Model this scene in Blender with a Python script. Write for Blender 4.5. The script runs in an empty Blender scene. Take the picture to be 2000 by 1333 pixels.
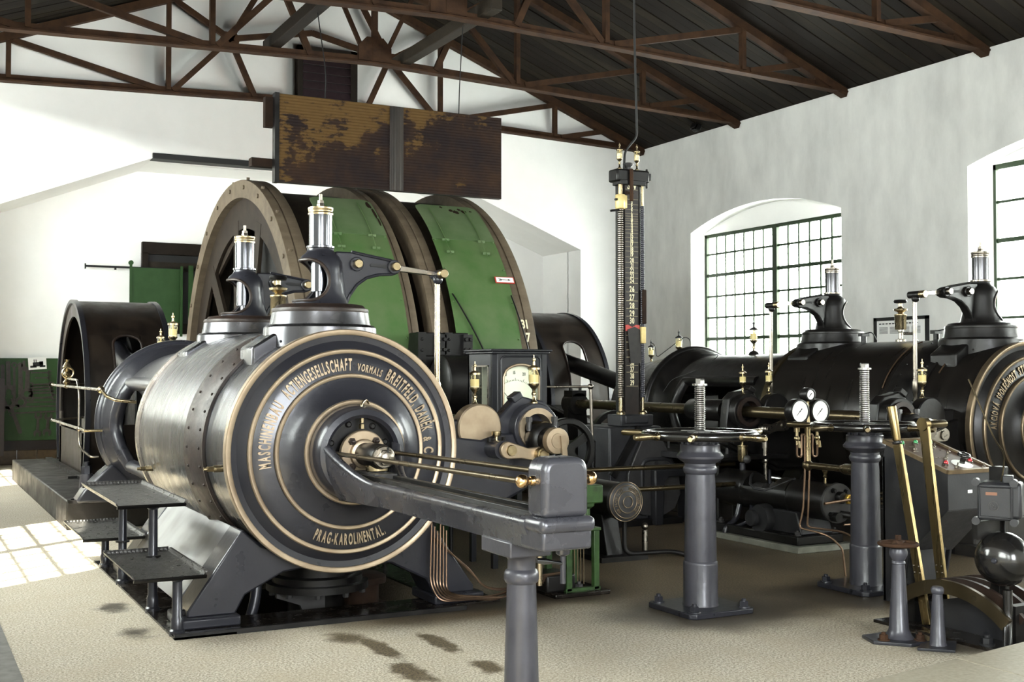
import bpy, bmesh, math, random
from mathutils import Vector, Matrix
random.seed(7)
pi = math.pi
scn = bpy.context.scene
col = scn.collection

# ------------------------------------------------------------------ camera
cam_d = bpy.data.cameras.new('camera')
cam = bpy.data.objects.new('camera', cam_d)
col.objects.link(cam)
scn.camera = cam
cam_d.sensor_width = 36.0
cam_d.lens = 36.0 * 2290.0 / 2000.0
cam_d.clip_end = 200
cam.location = (0, 0, 1.55)
cam.rotation_euler = (math.radians(90 + 1.463), 0, math.radians(-27.746))

# ------------------------------------------------------------------ daylight
world = bpy.data.worlds.new('daylight')
scn.world = world
world.use_nodes = True
bg = world.node_tree.nodes['Background']
bg.inputs['Color'].default_value = (0.92, 0.965, 1.0, 1)
bg.inputs['Strength'].default_value = 12.2
sun_d = bpy.data.lights.new('sun', 'SUN')
sun = bpy.data.objects.new('sun', sun_d)
col.objects.link(sun)
sun_d.energy = 20.0
sun_d.angle = math.radians(0.6)
sun_d.color = (1.0, 0.95, 0.86)
SUN_DIR = Vector((0.68, 0.50, -1.0)).normalized()
sun.rotation_euler = SUN_DIR.to_track_quat('-Z', 'Y').to_euler()

scn.cycles.caustics_reflective = False
scn.cycles.caustics_refractive = False
scn.view_settings.view_transform = 'Standard'
scn.view_settings.look = 'None'
scn.view_settings.gamma = 1.0
scn.view_settings.use_curve_mapping = False
scn.view_settings.exposure = 1.75

# ------------------------------------------------------------------ hall dimensions
XL, XR = -0.75, 13.14
YB, YN, YF = 19.5, 21.0, -5.0          # gable wall, niche back, wall behind the photographer
XC, ZE, ZR = 6.3, 5.96, 8.62           # ridge position, eaves, ridge
WT = 0.55                              # wall thickness
WIN_Y = [(13.86, 17.8), (7.45, 11.4), (1.05, 5.0), (-4.3, -1.4)]      # right-hand wall
WIN_L = [(15.3, 18.4), (7.7, 11.3), (-1.2, 2.7), (-4.7, -2.1)]      # left-hand wall
WZ0, WZ1, WZA = 1.75, 4.12, 4.48       # sill, springing, crown of the window openings

# daylight portals in the window openings (they only guide the sampling of the sky)
def portal(loc, rot, sx, sy):
    d = bpy.data.lights.new('window_daylight', 'AREA')
    d.shape = 'RECTANGLE'; d.size = sx; d.size_y = sy
    d.cycles.is_portal = True
    o = bpy.data.objects.new('window_daylight', d); col.objects.link(o)
    o.location = loc; o.rotation_euler = rot
for (a, b) in WIN_L:
    portal((XL - WT, (a + b) / 2, 2.9), (0, -pi / 2, 0), 3.3, b - a)
for (a, b) in WIN_Y:
    portal((XR + WT, (a + b) / 2, 2.9), (0, pi / 2, 0), 3.3, b - a)
for xc in (2.2,):
    portal((xc, YF - WT, 2.9), (pi / 2, 0, 0), 2.8, 3.3)

# ------------------------------------------------------------------ helpers
CUR = [lambda v: v]                    # current placement of builder coordinates
ORG = {}
def V(*a): return Vector(a)

class M:
    def __init__(s): s.v = []; s.f = []
    def add(s, vs, fs):
        o = len(s.v); s.v += [Vector(p) for p in vs]; s.f += [[i + o for i in f] for f in fs]; return s
    def b(s, x0, x1, y0, y1, z0, z1):
        vs = [(x, y, z) for x in (x0, x1) for y in (y0, y1) for z in (z0, z1)]
        return s.add(vs, [(0,1,3,2),(4,6,7,5),(0,4,5,1),(2,3,7,6),(0,2,6,4),(1,5,7,3)])
    def box(s, c, d, rot=None):
        vs = []
        for x in (-.5, .5):
            for y in (-.5, .5):
                for z in (-.5, .5):
                    p = Vector((x*d[0], y*d[1], z*d[2]))
                    if rot is not None: p = rot @ p
                    vs.append(p + Vector(c))
        return s.add(vs, [(0,1,3,2),(4,6,7,5),(0,4,5,1),(2,3,7,6),(0,2,6,4),(1,5,7,3)])
    def frame(s, ax):
        w = Vector(ax).normalized()
        u = w.orthogonal().normalized()
        if abs(w.y) > .99: u = Vector((1,0,0))
        elif abs(w.z) > .99: u = Vector((1,0,0))
        elif abs(w.x) > .99: u = Vector((0,1,0))
        return u, w.cross(u), w
    def lathe(s, prof, org, ax=(0,0,1), n=32, a0=0, a1=2*pi, closed=False):
        """prof: list of (radius, height along axis)"""
        u, v, w = s.frame(ax); org = Vector(org)
        full = abs(a1 - a0 - 2*pi) < 1e-6
        m = n if full else n + 1
        vs = []
        for (r, h) in prof:
            for i in range(m):
                a = a0 + (a1-a0)*i/n
                vs.append(org + w*h + (u*math.cos(a) + v*math.sin(a))*r)
        fs = []
        k = len(prof)
        for j in range(k - (0 if closed else 1)):
            j2 = (j+1) % k
            for i in range(n):
                i2 = (i+1) % m if full else i+1
                fs.append((j*m+i, j*m+i2, j2*m+i2, j2*m+i))
        if not closed:
            if full:
                fs.append(tuple(range(m))); fs.append(tuple((k-1)*m+i for i in range(m)))
        elif not full:
            fs.append(tuple(j*m for j in range(k))); fs.append(tuple(j*m+n for j in range(k)))
        return s.add(vs, fs)
    def cyl(s, p0, p1, r0, r1=None, n=20):
        p0, p1 = Vector(p0), Vector(p1); d = p1 - p0
        if r1 is None: r1 = r0
        return s.lathe([(r0,0),(r1,d.length)], p0, d, n)
    def ring(s, org, ax, ri, ro, h, n=48, a0=0, a1=2*pi):
        return s.lathe([(ri,0),(ro,0),(ro,h),(ri,h)], org, ax, n, a0, a1, closed=True)
    def sph(s, c, r, n=16, m=10, sc=(1,1,1)):
        vs = []; fs = []
        c = Vector(c)
        for j in range(m+1):
            t = pi*j/m
            for i in range(n):
                a = 2*pi*i/n
                vs.append(c + Vector((r*sc[0]*math.sin(t)*math.cos(a), r*sc[1]*math.sin(t)*math.sin(a), r*sc[2]*math.cos(t))))
        for j in range(m):
            for i in range(n):
                fs.append((j*n+i, j*n+(i+1)%n, (j+1)*n+(i+1)%n, (j+1)*n+i))
        return s.add(vs, fs)
    def tor(s, c, ax, R, r, n=40, m=12, a0=0, a1=2*pi):
        prof = [(R + r*math.cos(2*pi*i/m), r*math.sin(2*pi*i/m)) for i in range(m)]
        return s.lathe(prof, c, ax, n, a0, a1, closed=True)
    def tube(s, pts, r, n=10, closed=False):
        pts = [Vector(p) for p in pts]; k = len(pts)
        rs = r if isinstance(r, (list, tuple)) else [r]*k
        tan = []
        for i in range(k):
            if closed: t = pts[(i+1)%k] - pts[i-1]
            elif i == 0: t = pts[1]-pts[0]
            elif i == k-1: t = pts[-1]-pts[-2]
            else: t = (pts[i+1]-pts[i]).normalized() + (pts[i]-pts[i-1]).normalized()
            tan.append(t.normalized())
        u = tan[0].orthogonal().normalized(); vs = []
        for i in range(k):
            u = (u - tan[i]*u.dot(tan[i]))
            u = u.normalized() if u.length > 1e-6 else tan[i].orthogonal().normalized()
            w = tan[i].cross(u)
            for j in range(n):
                a = 2*pi*j/n
                vs.append(pts[i] + (u*math.cos(a) + w*math.sin(a))*rs[i])
        fs = []
        for i in range(k if closed else k-1):
            i2 = (i+1) % k
            for j in range(n):
                fs.append((i*n+j, i*n+(j+1)%n, i2*n+(j+1)%n, i2*n+j))
        if not closed:
            fs.append(tuple(range(n))); fs.append(tuple((k-1)*n+j for j in range(n)))
        return s.add(vs, fs)
    def prism(s, poly, o, u, v, w):
        """polygon (a,b) at o+a*u+b*v, extruded by vector w"""
        o, u, v, w = Vector(o), Vector(u), Vector(v), Vector(w)
        k = len(poly)
        vs = [o + u*a + v*b for a, b in poly] + [o + u*a + v*b + w for a, b in poly]
        fs = [tuple(range(k)), tuple(range(2*k-1, k-1, -1))]
        for i in range(k): fs.append((i, (i+1)%k, k+(i+1)%k, k+i))
        return s.add(vs, fs)
    def px(s, poly, x0, x1): return s.prism(poly, (x0,0,0), (0,1,0), (0,0,1), (x1-x0,0,0))   # (y,z) outline
    def py(s, poly, y0, y1): return s.prism(poly, (0,y0,0), (1,0,0), (0,0,1), (0,y1-y0,0))   # (x,z) outline
    def pz(s, poly, z0, z1): return s.prism(poly, (0,0,z0), (1,0,0), (0,1,0), (0,0,z1-z0))   # (x,y) outline
    def hexn(s, c, ax, r, h, n=6): 
        c = Vector(c); w = Vector(ax).normalized()
        return s.lathe([(r,0),(r,h*.85),(r*.86,h)], c, w, n)
    def bar(s, p0, p1, w, h, up=(0,0,1)):
        p0, p1 = Vector(p0), Vector(p1); d = (p1-p0); L = d.length; d.normalize()
        up = Vector(up); sd = d.cross(up)
        if sd.length < 1e-5: sd = Vector((1,0,0))
        sd.normalize(); up = sd.cross(d)
        vs = [p0 + d*t + sd*a*w/2 + up*b*h/2 for t in (0,L) for a in (-1,1) for b in (-1,1)]
        return s.add(vs, [(0,1,3,2),(4,6,7,5),(0,4,5,1),(2,3,7,6),(0,2,6,4),(1,5,7,3)])

def arc(cx, cz, r, a0, a1, n, rz=None):
    rz = r if rz is None else rz
    return [(cx + r*math.cos(a0+(a1-a0)*i/n), cz + rz*math.sin(a0+(a1-a0)*i/n)) for i in range(n+1)]
def smooth_path(pts, r=.06, n=5):
    """polyline with rounded corners"""
    pts = [Vector(p) for p in pts]; out = [pts[0]]
    for i in range(1, len(pts)-1):
        a, b, c = pts[i-1], pts[i], pts[i+1]
        d1 = (a-b); d2 = (c-b); k = min(r, d1.length*.45, d2.length*.45)
        p, q = b + d1.normalized()*k, b + d2.normalized()*k
        for j in range(n+1):
            t = j/n; out.append(p*(1-t)**2 + b*2*t*(1-t) + q*t*t)
    out.append(pts[-1]); return out

def mesh_of(m, name, mat, org, ang=38, recalc=True):
    me = bpy.data.meshes.new(name)
    f = CUR[0]
    me.from_pydata([f(p) - org for p in m.v], [], m.f)
    if recalc:
        bm = bmesh.new(); bm.from_mesh(me)
        bmesh.ops.remove_doubles(bm, verts=bm.verts, dist=1e-6)
        bmesh.ops.recalc_face_normals(bm, faces=bm.faces)
        bm.to_mesh(me); bm.free()
    me.materials.append(mat)
    me.polygons.foreach_set('use_smooth', [True]*len(me.polygons))
    me.set_sharp_from_angle(angle=math.radians(ang))
    me.update()
    return me
def P(name, m, mat, parent=None, *, bevel=0, label=None, ang=38, seg=2, stuff=False, recalc=True):
    """one mesh object from a builder in room coordinates, as a part of parent"""
    org = ORG[parent.name] if parent is not None else Vector((0,0,0))
    if parent is None:
        vs = [CUR[0](p) for p in m.v]
        mn = Vector([min(p[i] for p in vs) for i in range(3)]); mx = Vector([max(p[i] for p in vs) for i in range(3)])
        org = Vector(((mn.x+mx.x)/2, (mn.y+mx.y)/2, mn.z))
    me = mesh_of(m, name, mat, org, ang, recalc)
    o = bpy.data.objects.new(name, me); col.objects.link(o)
    if parent is not None: o.parent = parent
    else: o.location = org
    ORG[o.name] = org
    if bevel:
        md = o.modifiers.new('bevel', 'BEVEL'); md.width = bevel; md.segments = seg
        md.limit_method = 'ANGLE'; md.angle_limit = math.radians(40); md.harden_normals = False
    if label: o['label'] = label
    if stuff: o['kind'] = 'stuff'
    return o
def PB(name, ms, mat, parent, **k):
    return [P(name, m, mat, parent, **k) for m in ms]
def share(o, name, delta, parent=None, label=None):
    c = bpy.data.objects.new(name, o.data); col.objects.link(c)
    for md in o.modifiers:
        if md.type == 'BEVEL':
            n = c.modifiers.new('bevel', 'BEVEL'); n.width = md.width; n.segments = md.segments; n.limit_method = 'ANGLE'; n.angle_limit = md.angle_limit
    c.parent = parent or o.parent
    c.location = o.location + Vector(delta); c.rotation_euler = o.rotation_euler
    if label: c['label'] = label
    ORG[c.name] = ORG[o.name]
    return c
def thing(name, label, cat, loc, group=None):
    o = bpy.data.objects.new(name, None); col.objects.link(o)
    o.empty_display_size = .1
    loc = CUR[0](Vector(loc)); o.location = loc; ORG[o.name] = loc
    o['label'] = label; o['category'] = cat
    if group: o['group'] = group
    return o
def tag(o, label, cat, group=None):
    o['label'] = label; o['category'] = cat
    if group: o['group'] = group
    return o
def struct(o): o['kind'] = 'structure'; return o

# ------------------------------------------------------------------ materials
def mat(name, c1, c2=None, rough=.5, metal=0.0, scale=6.0, bump=0.0, bscale=40.0, stretch=(1,1,1), rvar=.0, spec=.34, lo=.35, hi=.65, coat=0.0, detail=6.0):
    m = bpy.data.materials.new(name); m.use_nodes = True
    nt = m.node_tree; N = nt.nodes; L = nt.links
    bs = N['Principled BSDF']
    bs.inputs['Roughness'].default_value = rough
    bs.inputs['Metallic'].default_value = metal
    bs.inputs['Specular IOR Level'].default_value = spec
    bs.inputs['Coat Weight'].default_value = coat
    bs.inputs['Coat Roughness'].default_value = .15
    bs.inputs['Base Color'].default_value = (*c1, 1)
    tc = N.new('ShaderNodeTexCoord'); mp = N.new('ShaderNodeMapping'); mp.inputs['Scale'].default_value = stretch
    L.new(tc.outputs['Object'], mp.inputs['Vector'])
    if c2 is not None or rvar:
        no = N.new('ShaderNodeTexNoise'); no.inputs['Scale'].default_value = scale; no.inputs['Detail'].default_value = detail
        no.inputs['Roughness'].default_value = .62
        L.new(mp.outputs['Vector'], no.inputs['Vector'])
        mr = N.new('ShaderNodeMapRange'); mr.inputs['From Min'].default_value = lo; mr.inputs['From Max'].default_value = hi
        L.new(no.outputs['Fac'], mr.inputs['Value'])
        if c2 is not None:
            mx = N.new('ShaderNodeMix'); mx.data_type = 'RGBA'
            mx.inputs['A'].default_value = (*c1, 1); mx.inputs['B'].default_value = (*c2, 1)
            L.new(mr.outputs['Result'], mx.inputs['Factor']); L.new(mx.outputs['Result'], bs.inputs['Base Color'])
        if rvar:
            m2 = N.new('ShaderNodeMapRange'); m2.inputs['To Min'].default_value = max(.02, rough - rvar); m2.inputs['To Max'].default_value = min(1, rough + rvar)
            L.new(mr.outputs['Result'], m2.inputs['Value']); L.new(m2.outputs['Result'], bs.inputs['Roughness'])
    if bump:
        nb = N.new('ShaderNodeTexNoise'); nb.inputs['Scale'].default_value = bscale; nb.inputs['Detail'].default_value = 4
        L.new(mp.outputs['Vector'], nb.inputs['Vector'])
        bp = N.new('ShaderNodeBump'); bp.inputs['Strength'].default_value = bump; bp.inputs['Distance'].default_value = .01
        L.new(nb.outputs['Fac'], bp.inputs['Height']); L.new(bp.outputs['Normal'], bs.inputs['Normal'])
    m['bsdf'] = bs.name
    return m

IRON   = mat('graphite_painted_iron', (.0200,.0202,.0262), (.0240,.0240,.0305), .29, .25, 5, .14, 22, rvar=.03, coat=.3, detail=3, lo=.2, hi=.8)
IRONL  = mat('light_graphite_iron', (.034,.0336,.0415), (.045,.0442,.054), .36, .15, 7, .18, 22, rvar=.07, coat=.15)
BLACK  = mat('black_oiled_iron', (.0042,.0038,.0039), (.008,.007,.0064), .36, .1, 7, .10, 30, rvar=.08, spec=.28)  # also carries the backlit shade of the right-hand engine
BLACKB = mat('black_brown_sheet_iron', (.0095,.0072,.006), (.024,.016,.011), .42, .15, 4, .05, 30, stretch=(1,1,.35), rvar=.1, spec=.4)
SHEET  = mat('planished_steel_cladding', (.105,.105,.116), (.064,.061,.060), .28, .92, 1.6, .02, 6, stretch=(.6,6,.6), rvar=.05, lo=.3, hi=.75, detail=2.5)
SHEETD = mat('shaded_planished_cladding', (.0075,.0064,.0058), (.0125,.0105,.009), .30, .3, 1.6, .02, 6, stretch=(.6,6,.6), rvar=.05, lo=.3, hi=.75, detail=2.5, spec=.3)  # cladding copy with the right engine's backlit shade in its colour
BAND   = mat('rust_brown_iron_band', (.024,.0138,.0100), (.013,.0082,.0066), .46, .10, 10, .15, 40, rvar=.1)
STEEL  = mat('polished_blue_steel', (.120,.124,.140), (.075,.074,.078), .20, 1.0, 8, 0, 10, stretch=(1,1,.2), rvar=.05, detail=3)
SCREWS = mat('bright_screw_steel', (.36,.35,.34), (.26,.25,.24), .24, 1.0, 9)
GREENF = mat('dusty_green_flap', (.066,.108,.044), (.105,.140,.072), .55, 0, 1.8, .04, 14, spec=.3)
STEELD = mat('worn_bright_steel', (.27,.245,.21), (.19,.165,.135), .30, 1.0, 9, .03, 60, rvar=.06, detail=3)
BRASS  = mat('pale_brass', (.40,.325,.20), (.30,.235,.135), .28, 1.0, 8, 0, 10, rvar=.05, detail=3)
BRASSM = mat('matte_brass_ring', (.36,.285,.20), (.27,.205,.14), .40, .75, 6, .03, 60, rvar=.05, detail=3)
BRONZE = mat('bronze_rod', (.105,.082,.048), (.080,.061,.035), .30, .9, 4, 0, 10, rvar=.04, detail=2)
COPPER = mat('copper_pipe', (.155,.098,.062), (.105,.066,.043), .38, .8, 6, 0, 10, rvar=.06, detail=2)
RUST   = mat('rusty_brown_steel', (.050,.025,.013), (.026,.0135,.0085), .75, .1, 6, .1, 40, spec=.12)
RUSTD  = mat('dark_rusty_steel', (.024,.013,.008), (.014,.0085,.006), .75, .1, 6, .1, 40, spec=.12)
WOOD   = mat('brown_oiled_timber', (.026,.020,.014), (.016,.0125,.009), .6, 0, 5, .25, 60, spec=.12)
WOODD  = mat('dark_timber', (.015,.011,.008), (.009,.0065,.005), .6, 0, 6, .2, 40, spec=.12)
ROOFB  = mat('dark_roof_board', (.0100,.0068,.0048), (.0056,.0038,.0028), .7, 0, 3, .2, 30, stretch=(.4,3,1), spec=.12)
ROOFB2 = mat('weathered_roof_board', (.0170,.0128,.0078), (.0070,.0050,.0035), .7, 0, 3, .2, 30, stretch=(.4,3,1), spec=.12)
GREEN  = mat('green_painted_sheet', (.038,.096,.022), (.092,.128,.056), .50, 0, 1.5, .04, 14, rvar=.1, lo=.34, hi=.72, spec=.3)
GREEND = mat('green_painted_board', (.016,.046,.011), (.021,.056,.015), .55, 0, 5, .05, 30, spec=.3)
GREENW = mat('green_window_iron', (.016,.032,.012), None, .5, 0)
GREENM = mat('mossy_green_machine_paint', (.030,.070,.018), (.016,.032,.010), .45, .1, 14, .1, 40)
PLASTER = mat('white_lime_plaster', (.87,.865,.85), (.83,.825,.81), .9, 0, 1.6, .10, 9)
PLASTG = mat('shaded_smudged_plaster', (.72,.72,.695), (.53,.53,.515), .9, 0, 1.6, .15, 7, stretch=(1,1,.45), lo=.38, hi=.72, detail=8)  # smudged plaster, with the backlit wall's shade put into its grey
CONC   = mat('oily_concrete_plinth', (.018,.0150,.0125), (.010,.0083,.0070), .5, 0, 4, .1, 30, rvar=.1)
PALE   = mat('pale_concrete', (.20,.20,.165), (.11,.11,.09), .7, 0, 5, .1, 40)
TILE   = mat('brown_glazed_tile', (.085,.052,.024), (.05,.032,.015), .4, 0, 12, .05, 30)
ENAMEL = mat('white_enamel', (.85,.85,.80), None, .3, 0)
PAPER  = mat('paper', (.78,.78,.76), None, .8, 0)
INK    = mat('black_ink', (.012,.012,.012), None, .6, 0)
RED    = mat('red_enamel', (.42,.045,.035), None, .35, 0)
REDJ   = mat('red_lamp_glass', (.35,.010,.015), None, .12, 0, coat=.5)
GREENJ = mat('green_lamp_glass', (.02,.22,.06), None, .12, 0, coat=.5)
CREAM  = mat('cream_lettering', (.78,.70,.48), None, .55, 0)
YELLOW = mat('yellowed_brass_slider', (.62,.50,.22), (.50,.38,.16), .45, .3, 10)
GREYP  = mat('grey_painted_steel', (.0125,.0125,.0150), (.0195,.019,.0205), .45, .1, 8, .1, 40, rvar=.1)
GREYL  = mat('grey_steel_plate', (.050,.048,.048), (.032,.030,.030), .45, .3, 6, .1, 30, rvar=.1)
DARKB  = mat('dark_brown_paint', (.014,.0075,.007), (.009,.005,.005), .5, 0, 6)
PLUM   = mat('dark_plum_slats', (.034,.021,.024), (.022,.013,.015), .5, 0, 6)
CABLE  = mat('black_rubber', (.010,.010,.010), None, .6, 0)
def glass(name, tint=(1,1,1), rough=.02, mixw=.75):
    m = bpy.data.materials.new(name); m.use_nodes = True
    nt = m.node_tree; N = nt.nodes; L = nt.links; N.remove(N['Principled BSDF'])
    t = N.new('ShaderNodeBsdfTransparent'); t.inputs['Color'].default_value = (*tint, 1)
    g = N.new('ShaderNodeBsdfGlossy'); g.inputs['Roughness'].default_value = rough
    lw = N.new('ShaderNodeLayerWeight'); lw.inputs['Blend'].default_value = .5
    pw = N.new('ShaderNodeMath'); pw.operation = 'POWER'; pw.inputs[1].default_value = 5; L.new(lw.outputs['Facing'], pw.inputs[0])
    fr = N.new('ShaderNodeMath'); fr.operation = 'MULTIPLY_ADD'; fr.inputs[1].default_value = .9; fr.inputs[2].default_value = .04; L.new(pw.outputs[0], fr.inputs[0])
    mx = N.new('ShaderNodeMixShader'); L.new(fr.outputs[0], mx.inputs['Fac'])
    L.new(t.outputs[0], mx.inputs[1]); L.new(g.outputs[0], mx.inputs[2])
    L.new(mx.outputs[0], N['Material Output'].inputs['Surface'])
    return m
GLASS  = glass('window_glass', (.97,.98,.93))
OILG   = glass('oil_cup_glass', (.92,.88,.72))

def tex_nodes(m):
    nt = m.node_tree; return nt, nt.nodes, nt.links, nt.nodes['Principled BSDF']

# ================================================================== THE HALL
# ---- floor: speckled stone floor with oil stains and trodden grime
def floor_material():
    m = bpy.data.materials.new('speckled_stone_floor'); m.use_nodes = True
    nt, N, L, bs = tex_nodes(m)
    geo = N.new('ShaderNodeNewGeometry')
    def noise(scale, detail=4, rough=.6):
        n = N.new('ShaderNodeTexNoise'); n.inputs['Scale'].default_value = scale; n.inputs['Detail'].default_value = detail; n.inputs['Roughness'].default_value = rough
        L.new(geo.outputs['Position'], n.inputs['Vector']); return n
    def rng(sock, a, b, c=0., d=1.):
        r = N.new('ShaderNodeMapRange'); r.interpolation_type = 'SMOOTHSTEP'
        for k, v in zip(('From Min','From Max','To Min','To Max'), (a,b,c,d)): r.inputs[k].default_value = v
        L.new(sock, r.inputs['Value']); return r.outputs['Result']
    def math2(op, a, b):
        n = N.new('ShaderNodeMath'); n.operation = op
        for i, s in enumerate((a, b)):
            if isinstance(s, (int, float)): n.inputs[i].default_value = s
            else: L.new(s, n.inputs[i])
        return n.outputs[0]
    def mixc(f, a, b):
        x = N.new('ShaderNodeMix'); x.data_type = 'RGBA'; L.new(f, x.inputs['Factor'])
        for k, s in (('A', a), ('B', b)):
            if isinstance(s, tuple): x.inputs[k].default_value = (*s, 1)
            else: L.new(s, x.inputs[k])
        return x.outputs['Result']
    warp = noise(1.1, 5); fine = noise(75, 5, .8); mid = noise(3.2, 6)
    wv = N.new('ShaderNodeVectorMath'); wv.operation = 'SUBTRACT'; L.new(warp.outputs['Color'], wv.inputs[0]); wv.inputs[1].default_value = (.5,.5,.5)
    warp2 = noise(6.5, 5, .7)
    wv2 = N.new('ShaderNodeVectorMath'); wv2.operation = 'SUBTRACT'; L.new(warp2.outputs['Color'], wv2.inputs[0]); wv2.inputs[1].default_value = (.5,.5,.5)
    def blob(cx, cy, rx, ry, w=1.2, soft=(.75,1.15), rot=0):
        a = N.new('ShaderNodeVectorMath'); a.operation = 'SUBTRACT'; L.new(geo.outputs['Position'], a.inputs[0]); a.inputs[1].default_value = (cx, cy, 0)
        s = N.new('ShaderNodeVectorMath'); s.operation = 'MULTIPLY_ADD'; L.new(a.outputs[0], s.inputs[0]); s.inputs[1].default_value = (1/rx, 1/ry, 0)
        k = N.new('ShaderNodeVectorMath'); k.operation = 'SCALE'; L.new((wv2 if rx < .3 else wv).outputs[0], k.inputs[0]); k.inputs['Scale'].default_value = w*(2.6 if rx < .3 else 1)
        L.new(k.outputs[0], s.inputs[2])
        ln = N.new('ShaderNodeVectorMath'); ln.operation = 'LENGTH'; L.new(s.outputs[0], ln.inputs[0])
        return rng(ln.outputs['Value'], soft[0], soft[1], 1., 0.)
    def maxall(l):
        o = l[0]
        for x in l[1:]: o = math2('MAXIMUM', o, x)
        return o
    # clean stone, then the trodden brown grime between the two engines, then oil spots
    base = mixc(rng(fine.outputs['Fac'], .42, .58), (.205,.165,.112), (.60,.555,.465))
    base = mixc(rng(mid.outputs['Fac'], .35, .75, 0, .55), base, (.37,.31,.225))
    grime = maxall([blob(6.9, 9.4, 4.3, 4.35, .5, (.80,1.14)), blob(3.3, 6.95, 1.1, .42, .8, (.45,1.25)), blob(10.5, 13, 5, 6, .5, (.8,1.1))])
    gcol = mixc(rng(fine.outputs['Fac'], .42, .58), (.040,.026,.013), (.175,.128,.072))
    big = noise(.9, 7, .65)
    gcol = mixc(rng(big.outputs['Fac'], .42, .66, 0, .8), gcol, mixc(rng(fine.outputs['Fac'], .42, .58), (.020,.013,.007), (.070,.048,.027)))
    c = mixc(math2('MULTIPLY', grime, .93), base, gcol)
    oil = maxall([blob(4.66, 6.1, .95, .62, .9, (.45,1.1)), blob(6.1, 6.2, 1.0, .6, .9, (.4,1.1)), blob(5.3, 8.6, .8, .45, 1.0, (.4,1.2)), blob(4.2, 7.2, .55, .5, 1., (.5,1.2)),
                  blob(1.29, 8.05, .13, .2, 1.0, (.3,1.2)), blob(1.27, 7.2, .12, .2, 1.0, (.2,1.3)), blob(5.5, 4.85, .45, .4, 1., (.5,1.2)), blob(3.5, 7.0, .9, .2, .8, (.4,1.2))])
    c = mixc(math2('MULTIPLY', oil, .86), c, (.022,.0155,.0095))
    spot = maxall([blob(2.42, 6.17, .075, .35, .6, (.6,1.1)), blob(2.765, 6.15, .075, .32, .6, (.6,1.1)), blob(2.36, 5.62, .10, .24, .7, (.55,1.15)), blob(2.77, 5.52, .085, .18, .6, (.55,1.15)), blob(2.34, 6.5, .12, .2, .6, (.4,1.2))])
    c = mixc(math2('MULTIPLY', spot, .94), c, mixc(rng(fine.outputs['Fac'], .40, .60), (.016,.010,.004), (.125,.088,.042)))
    L.new(c, bs.inputs['Base Color'])
    L.new(rng(math2('MAXIMUM', grime, oil), 0, 1, .62, .42), bs.inputs['Roughness'])
    bp = N.new('ShaderNodeBump'); bp.inputs['Strength'].default_value = .12; bp.inputs['Distance'].default_value = .004
    L.new(fine.outputs['Fac'], bp.inputs['Height']); L.new(bp.outputs['Normal'], bs.inputs['Normal'])
    return m
FLOOR = floor_material()
PIT = (1.80, 3.28, 7.34, 9.55)
f = M()
for (x0, x1, y0, y1) in ((XL-WT, XR+WT, YF-WT, PIT[2]), (XL-WT, XR+WT, PIT[3], YN+.2), (XL-WT, PIT[0], PIT[2], PIT[3]), (PIT[1], XR+WT, PIT[2], PIT[3])):
    f.b(x0, x1, y0, y1, -.25, 0)
floor = struct(P('floor', f, FLOOR))
f = M()
f.b(PIT[0], PIT[1], PIT[2], PIT[3], -.95, -.9)
for (x0, x1, y0, y1) in ((PIT[0]-.1, PIT[0], PIT[2], PIT[3]), (PIT[1], PIT[1]+.1, PIT[2], PIT[3]), (PIT[0], PIT[1], PIT[2]-.1, PIT[2]), (PIT[0], PIT[1], PIT[3], PIT[3]+.1)):
    f.b(x0, x1, y0, y1, -.9, -.25)
struct(P('floor_pit', f, CONC))
# raised stone slab the photographer's side of the levers, with its tile joints
STONE = mat('pale_stone_slab', (.27,.24,.185), (.20,.175,.13), .6, 0, 40, .1, 120)
slab = None
sl = thing('floor_slab', 'raised pale stone landing in the near right corner', 'slab', (5.2, 3.2, 0)); sl['kind'] = 'structure'
del sl['category']; del sl['label']
sk = (.152)
def slab_pt(a, b): return (3.55 + a, 3.92 + a*sk + b)
for j, (b0, b1) in enumerate(((-.60, 0), (-1.2, -.607), (-1.8, -1.207))):
    for i in range(4):
        off = .35 if j % 2 else 0
        a0, a1 = max(0, i*1.05 - off), min(3.6, (i+1)*1.05 - off - .007)
        if a1 <= a0: continue
        q = [slab_pt(a0, b0), slab_pt(a1, b0), slab_pt(a1, b1), slab_pt(a0, b1)]
        P('tile', M().pz(q, 0, .15), STONE, sl, bevel=.004)

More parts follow.
